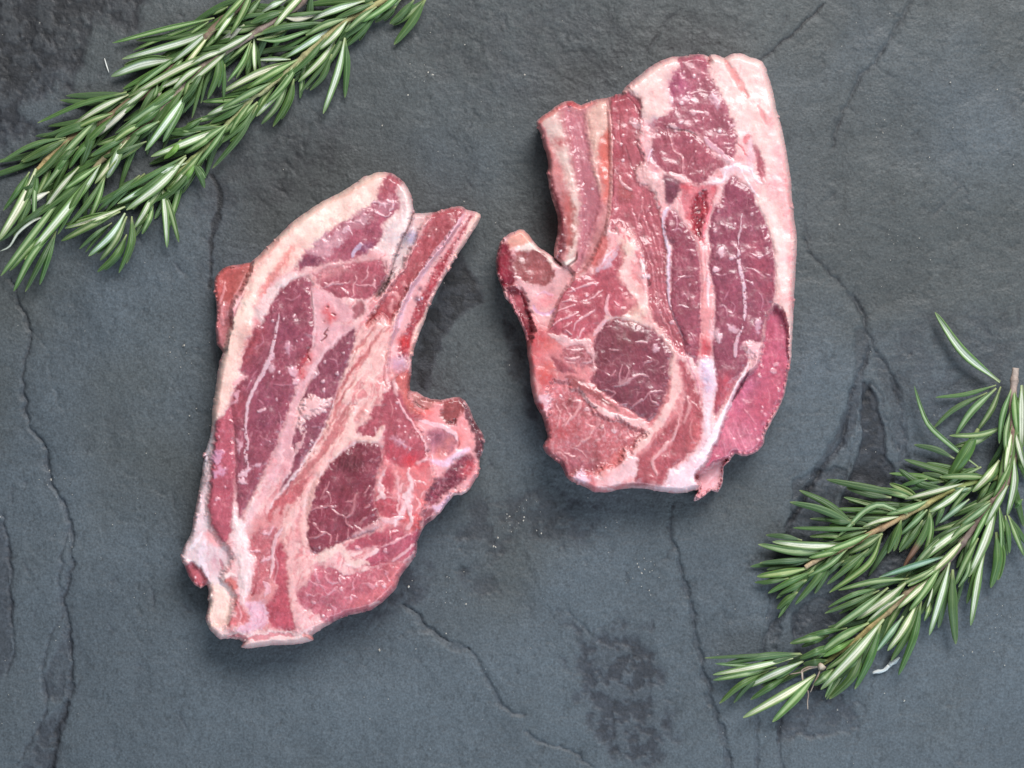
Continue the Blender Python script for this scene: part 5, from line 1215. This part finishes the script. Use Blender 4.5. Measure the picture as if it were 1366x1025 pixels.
def sprig(label, stems, leaves, z0, seed, fill_n=16, zspan=16):
    rs = np.random.RandomState(seed)
    p0 = pts(stems[0][0])[0]
    o = to_world(p0[0], p0[1], 0)
    root = thing('rosemary_sprig', label, 'rosemary', (o[0], o[1], 0), 'rosemary sprigs')
    for i, (s_, z, rad, cols) in enumerate(stems):
        tube('stem', root, o, pts(s_), [z0 + v for v in z], rad, cols, BARK, seed=seed + i)
    # the half-hidden leaves below, at each node of the stem
    for i, (s_, z, rad, cols) in enumerate(stems):
        q = spline(pts(s_), 8, False)
        L = np.concatenate([[0], np.cumsum(np.hypot(*np.diff(q, axis=0).T))])
        for j in range(int(fill_n[i] if isinstance(fill_n, (list, tuple)) else fill_n)):
            nn = fill_n[i] if isinstance(fill_n, (list, tuple)) else fill_n
            l = L[-1] * (.06 + .9 * (j + .5 * rs.rand()) / nn)
            b = np.array([np.interp(l, L, q[:, k]) for k in (0, 1)]); b2 = np.array([np.interp(l + 4, L, q[:, k]) for k in (0, 1)])
            a = math.atan2(b2[1] - b[1], b2[0] - b[0]) + (1 if j % 2 else -1) * rs.uniform(.12, .62)
            ln = rs.uniform(58, 102)
            d = np.array([math.cos(a), math.sin(a)]); nr = np.array([-d[1], d[0]])
            zb = z0 + np.interp(l / L[-1], np.linspace(0, 1, len(z)), z)
            leaf(root, o, np.array([b, b + d * ln * .5 + nr * rs.uniform(-4, 4), b + d * ln]), [zb - 2, zb * .6, rs.uniform(1.5, 4)], rs.uniform(7.5, 10.5), rs.choice(['d', 'd', 'g', 'm']), rs)
    # leaves that run along the stem and hide most of it
    for i, (s_, z, rad, cols) in enumerate(stems):
        q = spline(pts(s_), 8, False)
        L = np.concatenate([[0], np.cumsum(np.hypot(*np.diff(q, axis=0).T))])
        l = 18 + 20 * rs.rand()
        while l < L[-1] - 45:
            g = lambda v: np.array([np.interp(v, L, q[:, k]) for k in (0, 1)])
            b, b2 = g(l), g(l + 26); nr = (b2 - b) / np.linalg.norm(b2 - b); nr = np.array([-nr[1], nr[0]])
            for sgn in ((1, -1) if rs.rand() < .5 else (rs.choice([-1, 1]),)):
                a = sgn * rs.uniform(.05, .26); ln = rs.uniform(50, 82)
                d = b2 - b; d = d / np.linalg.norm(d); d = np.array([d[0] * math.cos(a) - d[1] * math.sin(a), d[0] * math.sin(a) + d[1] * math.cos(a)])
                zs = z0 + np.interp(l / L[-1], np.linspace(0, 1, len(z)), z); ze = z0 + np.interp(min(1, (l + ln) / L[-1]), np.linspace(0, 1, len(z)), z)
                st = b + nr * sgn * rs.uniform(0, 3)
                leaf(root, o, np.array([st, st + d * ln * .5 + nr * sgn * rs.uniform(-2, 4), st + d * ln]), [zs + 3, zs * .5 + ze * .5 + 8 + 3 * rs.rand(), ze + rs.uniform(3, 9)], rs.uniform(7.5, 10.5), rs.choice(['m', 'g', 'w', 'm', 'w']), rs)
            l += rs.uniform(26, 52)
    n = len(leaves)
    SP = [(spline(pts(s_), 8, False), z, rad) for s_, z, rad, cols in stems]
    def stem_top(x, y):
        best = (1e9, 0)
        for q, z, rad in SP:
            d = np.hypot(q[:, 0] - x, q[:, 1] - y); k = int(d.argmin()); t = k / (len(q) - 1)
            if d[k] < best[0]: best = (d[k], z0 + np.interp(t, np.linspace(0, 1, len(z)), z), np.interp(t, np.linspace(0, 1, len(rad)), rad))
        return best
    for i, ln in enumerate(leaves):
        path, w, st = [v.strip() for v in ln.split('|')]
        p = pts(path)
        w = float(w) / TILES[path[0]][2]
        lay = z0 + zspan * i / n
        zb = z0 + 8
        tip = None
        if len(st) > 1: st, tip = st[0], st[1]
        up = 3 * rs.rand()
        dd, zs, rr = stem_top(p[0][0], p[0][1])
        zbase = zs + rr * (rs.uniform(.5, 1.5) if i > n * .35 else rs.uniform(-.6, .8)) if dd < 14 else zb + 6
        zl = [zbase, max(9 + lay + up, zbase * .72), 3.5 + lay * .8 + rs.uniform(-1.5, 2)]
        leaf(root, o, p, zl, w * .79, st, rs, tip_style=tip)
        if rs.rand() < .78 and len(p) == 3 and st in 'wmg' and not path.startswith('W'):     # its neighbour in the same whorl, half beneath it
            a = rs.choice([-1, 1]) * rs.uniform(.08, .3); sc = rs.uniform(.66, .98)
            R_ = np.array([[math.cos(a), -math.sin(a)], [math.sin(a), math.cos(a)]])
            p2 = p[0] + sc * (p - p[0]) @ R_.T
            leaf(root, o, p2, [zl[0] - 2, max(zl[1] - 6, 3), max(zl[2] - 4, 1.5)], w * rs.uniform(.6, .84), rs.choice(['g', 'd', 'm', 'g']), rs)
    return root

brown = [(118, 98, 88), (134, 114, 98), (112, 90, 78), (150, 130, 104), (178, 158, 110)]
sprig('brown-stemmed rosemary sprig reaching the left edge, uppermost in the corner bunch',
      [('P350,-40 328,0 290,34 258,64 236,80 196,124 170,138 142,158 84,191 50,228', [12, 12, 10, 8, 7], [5, 6, 5.5, 5, 4.5], brown)],
      '''U870,45 820,70 760,100|38|m
U740,145 640,210 560,265|34|m
U450,430 300,540 205,650|45|m
U500,400 350,495 168,595|50|g
U980,165 880,245 795,300|65|c
U1090,-10 1030,70 958,150|58|m
U830,215 760,280 690,345|45|m
U780,120 450,195 100,288|48|m
U830,180 560,285 165,395|70|w
U520,395 300,430 92,510|88|w
U1210,90 1000,110 840,180|38|g
N780,575 620,650 450,755|56|w
N770,560 500,630 228,748|40|g
N620,725 440,770 262,832|38|g
N400,835 200,880 0,988|38|g
N390,845 260,910 128,980|46|m
N600,720 530,800 440,860|40|g
N600,715 450,870 310,1020|58|m
N590,720 545,860 490,1015|80|d
N820,620 700,730 580,835|46|c
N480,890 400,950 310,1024|52|g
N560,850 480,930 420,1024|46|g
O480,0 380,100 310,155|48|g
O450,40 350,160 310,250|44|g
O430,60 360,160 250,300|46|m
O300,300 230,335 150,390|50|c
O330,480 240,460 120,540 60,630 0,662|26|c
O220,170 180,270 95,278|30|d
O180,180 90,320 20,415|46|g
O215,200 210,340 205,490|40|m
O220,160 130,370 -10,600|84|w
O225,165 180,300 110,455|44|g'''.split('\n'), 0, 11, 34)
sprig('middle rosemary sprig of the corner bunch, grey-brown stem with silvery leaf undersides showing',
      [('P430,-40 402,4 378,20 338,46 302,68 270,88 262,96 200,160 132,218 96,268', [14, 15, 14, 11, 8], [4.5, 5.5, 5, 4.5, 3.5], [(120, 98, 88), (140, 124, 116), (150, 134, 122), (140, 126, 104), (160, 150, 110)])],
      '''Q490,362 380,360 280,365|40|w
U690,500 640,600 580,700|45|g
U1020,330 1005,420 990,505|34|g
U850,430 845,550 840,685|36|g
U770,440 720,560 690,690|36|g
U560,560 480,600 430,645|40|g
U430,590 410,630 385,675|42|w
U400,560 390,620 335,700|42|m
U700,510 660,640 550,770|38|g
U715,490 680,600 630,790|34|g
U430,800 320,860 185,940|50|m
U1030,270 960,330 860,415|34|m
U1020,280 970,410 868,545|44|m
U1030,290 990,400 925,525|42|m
U1045,260 1045,370 1052,488|46|w
Q420,95 422,130 428,168|30|m
Q520,0 470,25 445,60|40|g
Q450,105 530,118 640,92|45|c
Q440,95 550,88 690,70|32|g
Q460,0 390,30 308,78|56|w
Q430,75 360,110 290,180|42|m
Q285,240 420,245 620,180|42|m
Q270,220 450,165 690,140|52|g
U650,475 540,530 385,605|48|w
U650,490 600,580 578,690|46|m
U810,350 800,500 735,660|62|g
U840,320 520,470 210,645|68|w
U600,590 400,700 118,892|66|m
O750,-10 710,90 650,218|76|w
N890,860 760,910 600,967|40|g
N980,730 870,790 768,852|48|m
O600,140 470,230 370,300|48|m
O640,200 540,360 400,530|44|g
O560,190 470,330 350,560|50|g
O480,150 380,260 255,425|52|w
O400,300 200,560 5,812|60|m
O340,540 240,740 153,908|46|g
O330,540 200,680 83,905|58|m
O600,150 420,390 150,712|78|w
U600,620 480,790 318,1007|74|w'''.split('\n'), 4, 12, 38)
sprig('fresh green rosemary sprig with a pale stem, lowest in the corner bunch',
      [('P560,-30 513,0 460,29 423,59 399,81 350,123 335,132 275,196 205,255 176,278', [11, 12, 11, 10, 8], [4.6, 4.6, 4.2, 4, 3], [(170, 168, 116), (176, 168, 120), (164, 164, 124), (150, 160, 106), (140, 160, 98)])],
      '''Q700,200 600,290 510,345|40|g
Q640,200 500,270 358,325|34|g
Q1130,40 1070,90 1003,137|40|g
Q1160,-5 1080,70 993,122|56|m
Q1240,0 1170,80 1092,147|56|g
Q1310,-5 1230,130 1118,272|68|g
Q1020,70 930,190 812,294|44|g
Q990,10 850,90 658,182|60|m
Q940,5 760,60 583,132|64|w
Q1000,30 920,140 776,248|68|g
Q770,150 620,250 452,354|58|w
Q740,330 690,460 608,550|46|g
Q760,270 670,420 542,570|36|g
Q770,230 680,360 537,498|58|w
Q820,230 780,430 688,692|62|w
Q590,390 500,440 390,520|44|g
Q500,390 320,490 128,562|50|g
Q480,420 400,470 295,538|44|y
Q550,365 310,440 70,562|64|w
Q510,480 470,620 383,770|50|g
Q480,480 410,640 312,756|52|m
Q500,410 430,540 282,708|58|w
Q230,610 120,690 0,750|50|g
Q250,600 120,640 -15,700|62|w
Q290,640 180,830 15,1024|48|g
Q240,690 180,790 122,862|36|y
Q270,650 200,760 75,868|40|g
Q290,620 180,720 78,812|60|m
U700,790 600,850 538,868|40|g
U690,875 570,897 453,888|30|g
U800,870 700,950 578,1022|60|m
N1360,770 1150,860 917,952|64|w
N1100,845 1060,910 995,968|46|y
O880,190 760,280 505,412|46|g
O850,200 700,320 592,422|46|g
O1130,80 940,190 668,340|46|g
O1080,120 900,270 738,366|50|g
O1190,120 1150,190 1098,262|42|y
O1170,130 1215,200 1242,278|50|g
O1200,110 1060,280 898,378|46|g
O1040,270 1030,300 1018,330|46|g
O930,380 910,460 862,558|46|m
O930,310 880,420 815,522|52|w
O985,270 1005,440 1015,640|56|w
O1130,90 980,250 768,412|74|w
O680,490 580,560 482,648|36|g
O770,560 700,690 592,788|52|g
O800,450 790,620 722,794|46|g
O760,390 600,460 394,522|52|w
O730,420 560,500 372,600|60|m
O770,450 700,600 608,718|56|m
O760,430 680,560 538,692|60|w'''.split('\n'), 2, 13, 36)
sprig('branched rosemary sprig with a grey woody cut end at the right edge of the slate',
      [('P1355,491 1352,520 1351,552 1352,600 1346,640 1313,684 1273,738 1240,770 1206,796 1176,824 1140,855 1096,888', [26, 22, 16, 13, 12, 10, 7], [5.5, 6, 5, 5, 6, 5, 4.5, 3], [(176, 160, 150), (150, 116, 104), (140, 118, 108), (132, 116, 108), (140, 122, 108), (176, 156, 108), (140, 150, 90)]),
       ('P1348,636 1310,640 1273,652 1233,674 1173,706 1129,730 1100,742 1074,757', [12, 13, 13, 12, 10, 8], [4, 4.5, 5, 5, 4.5, 3.5], [(120, 130, 80), (150, 160, 96), (172, 160, 108), (170, 140, 108), (184, 160, 122), (196, 172, 140)])],
      '''W1180,520 980,580 775,602|38|g
W1120,570 900,680 758,810|46|g
W900,1010 780,950 632,918|52|d
X860,265 680,230 532,130|66|d
X850,185 760,170 688,157|46|d
X830,210 700,240 568,277|46|d
X720,195 620,220 542,243|40|d
X560,300 350,260 48,200|64|g
X480,320 350,300 180,255|60|d
X680,345 520,290 332,258|66|m
X640,368 560,370 480,365|36|g
X500,460 350,465 200,452|50|d
X540,430 400,412 108,395|50|g
Y1000,350 780,250 568,200|66|g
Y1000,332 900,330 803,312|50|g
Y1100,372 880,380 588,372|42|g
Y1080,392 960,430 858,460|38|g
Y650,455 530,430 408,420|46|d
Y730,580 580,592 368,606|52|g
Y900,505 620,530 358,482|72|m
Y860,520 800,535 723,550|42|n
Y560,708 440,730 333,736|42|d
Y690,640 540,670 348,696|72|m
Y680,720 590,770 498,817|50|g
Y620,800 550,850 482,913|58|g
Y730,660 570,730 423,808|56|g
Y930,590 850,650 788,712|46|d
Y940,487 700,492 453,465|72|w
Y860,530 760,700 603,884|62|g
X1010,255 930,270 832,284|52|n
X1140,220 1090,290 1048,357|46|g
X1080,115 930,190 783,300|62|m
W1150,850 1030,900 898,932|60|m
W1060,810 990,950 X850,215|112|g
X1060,115 W910,950 740,800 680,680 633,526|46|m
W1260,785 1080,850 868,857|52|m
W1180,540 1020,690 908,854|66|m
W1210,530 1150,680 1047,834|56|m
W1205,500 960,300 772,34|84|w
X590,430 480,390 400,365 300,410 200,510 122,582|52|m
X545,470 500,590 457,692|60|g
X690,470 620,580 533,684|52|g
X740,400 700,560 560,785|62|gb
X720,400 640,480 542,568|52|m
X420,560 330,760 66,954|60|m
X330,660 220,760 52,898|56|g
X420,560 320,630 202,692|56|m
X1000,330 900,410 800,490|50|n
X840,340 810,420 775,510|46|g
X1200,380 1215,550 1213,718|42|m
X1240,440 1260,560 1268,690|46|g
X1180,550 1190,740 1143,922|84|g
X1260,440 1310,570 1368,712|50|m
X1330,60 1350,120 1366,165|40|g
X1355,330 1330,360 1302,390|36|g
X1010,700 990,820 928,918|42|m
X1060,590 980,740 903,908|62|m
X1100,690 1060,860 R1010,424|68|w
X1140,340 1000,440 868,532|46|m
X860,705 680,760 398,852|56|n
X860,540 720,680 578,848|62|m
X1010,485 810,630 640,768|78|w
X1180,372 1110,600 998,848|88|w
X1200,70 1130,170 1022,282|76|w
X1300,50 1300,230 1253,442|72|w
W1310,720 X1250,100 1178,378|112|w
W1350,520 1350,700 1350,942|92|w
R600,110 360,130 128,187|52|m
R400,170 220,220 58,303|42|g
R400,190 220,270 36,342|46|g
R460,170 260,330 38,482|68|m
R680,260 630,500 528,754|68|g
R890,50 890,300 910,548|84|g
R740,270 725,330 700,393|38|m
R760,160 740,240 708,332|28|w
R800,20 680,90 520,160|46|m
R580,135 440,250 248,384|78|w
R820,15 700,200 600,325|66|m
R560,360 470,480 383,594|56|n
R650,280 560,450 455,592|72|w
R870,0 820,200 733,488|72|w
Z950,290 780,320 658,350|46|g
Z850,400 740,450 638,492|62|g
Z830,340 700,360 570,392|62|m
Z1000,360 880,430 788,480|56|y
Z820,505 740,520 658,530|62|d
Z650,465 400,472 0,490|36|g
Z640,460 400,478 138,528|62|g
Z480,550 250,600 56,638|52|m
Z590,490 330,550 55,602|62|w
Z560,600 440,680 306,768|58|g
Z430,570 240,670 98,793|56|g
Z660,510 480,590 272,688|72|w
Z740,600 540,730 256,888|84|w
Z860,560 800,620 728,672|62|m
R300,560 220,760 66,914|78|g
R410,420 340,640 236,848|68|g
R330,405 150,500 -2,612|78|m
R430,380 250,600 10,850|92|w'''.split('\n'), 2, 14, [34, 28], 20)

# ------------------------------------------------------------------ small things on the slate
FIBRE = plain_mat('pale_fibre', (206, 200, 190), .6)
FIBREB = attr_mat('dry_fibre', 'surface_colour', .7, .3)
spr = [o for o in bpy.data.objects if o.name.startswith('rosemary_sprig')][-1]
o0 = (spr.location[0], spr.location[1])
for s_, z in (('Z770,545 700,560 640,585 560,600', [22, 21, 18, 14]), ('Z775,550 760,600 735,650 705,718', [22, 22, 20, 14]), ('Z650,585 655,640 690,720 686,780 688,832', [19, 20, 16, 8, 4]), ('Z770,545 700,548 645,575 655,615', [23, 23, 20, 18])):
    tube('dry_fibre', spr, o0, pts(s_), z, [1.3, 1.0, .7], [(186, 172, 160), (150, 128, 116), (176, 160, 146)], FIBREB, node=0, sides=6)
tube('dry_bud', spr, o0, pts('Z800,565 775,545 760,530'), [21, 24, 25], [4, 5, 2.5], [(150, 132, 118), (200, 188, 172), (160, 140, 124)], FIBREB, node=0, sides=8, rough=.4)

rs = np.random.RandomState(77)
hk = thing('pale_husk', 'shrivelled white husk lying on bare slate under the branched rosemary', 'husk', to_world(1183, 888, 0))
hp = np.array([(1164, 898), (1172, 896), (1180, 894), (1186, 888), (1194, 882), (1200, 877)])
ho = (hk.location[0], hk.location[1])
tube('husk_body', hk, ho, hp[:4], [2, 3, 2.5, 3], [1.5, 2.6, 2, 3], [(214, 218, 218), (190, 198, 200), (220, 222, 220)], FIBREB, node=0, sides=8, rough=.5)
tube('husk_tail', hk, ho, hp[3:], [3, 4, 2.5], [3, 3.4, 1], [(200, 206, 206), (160, 172, 176), (196, 202, 200)], FIBREB, node=0, sides=8, rough=.5)
fb = pts('U47,390 58,430 76,484'); c0 = to_world(fb[1][0], fb[1][1], 0)
fo = tube('white_fibre', None, c0, fb, [1, 1.4, 1], [.5, .9, .5], [(222, 222, 216), (222, 222, 216)], FIBREB, node=0, sides=6)
fo.location = c0; fo['label'] = 'tiny straight white fibre on dark slate beside the corner rosemary'; fo['category'] = 'fibre'

# crumbs of salt and fat: too many to count, one object
V = []; F = []
def crumb(x, y, r):
    n = len(V); k = 5
    z = r * .7 - .3
    wob = rs.rand(k) * .7 + .6
    for i in range(k):
        a = 2 * math.pi * i / k + rs.rand()
        X_, Y_, Z_ = to_world(x + r * wob[i] * math.cos(a), y + r * wob[i] * math.sin(a), 0.0)
        V.append((X_, Y_, 0))
    for i in range(2):
        X_, Y_, Z_ = to_world(x + rs.uniform(-.4, .4) * r, y + rs.uniform(-.4, .4) * r, z + .5 + r * .6)
        V.append((X_, Y_, Z_))
    for i in range(k): F.append([n + i, n + (i + 1) % k, n + 5 + (i * 2 // k)])
    F.append([n + 5, n + 2, n + 6]); F.append([n + 6, n, n + 5])
for s_, r in (('P658,729 676,686 680,689 698,695 722,712 716,708 850,752 852,757 856,765 866,788 868,794 622,806 595,845 506,867 1117,947 1206,935 1180,925 1285,875 699,690 664,718 545,783 550,775 636,568 619,269 783,134 571,97 577,100 544,127 510,168 53,31 1246,554 1120,300 1226,318 1352,220 1330,120 1268,110 823,697 808,704', 1.3),
              ('P244,462 241,490 253,555 252,579 281,546 66,628 68,641 0,690 140,590 195,605 150,700 96,730 262,545 280,568 231,437 226,450 1168,603 1155,600 1262,740 1330,820 1297,870 1340,888 860,760 600,20 620,60 750,28 700,100 1180,160 1240,210 1290,300 1308,60', 1.0),
              ('P661,730 525,780 506,868 68,640 245,461', 2.0)):
    for x, y in pts(s_):
        crumb(x, y, r * rs.uniform(.6, 1.25))
for k_ in range(230):
    x, y = rs.rand() * 1366, rs.rand() * 1025
    crumb(x, y, rs.uniform(.3, .75))
for cx_, cy_, n_ in ((1325, 838, 14), (855, 760, 12), (560, 100, 8), (80, 640, 8), (600, 790, 8), (690, 690, 14), (1200, 330, 8), (1180, 165, 10), (245, 470, 8)):
    for k_ in range(n_):
        crumb(cx_ + rs.randn() * 14, cy_ + rs.randn() * 12, rs.uniform(.35, .8))
cm = link_mesh('salt_grains', V, F, FIBRE)
cm.data.polygons.foreach_set('use_smooth', np.zeros(len(cm.data.polygons), bool))
cm['kind'] = 'stuff'; cm['label'] = 'scattered white salt grains and crumbs on the slate'; cm['category'] = 'crumbs'
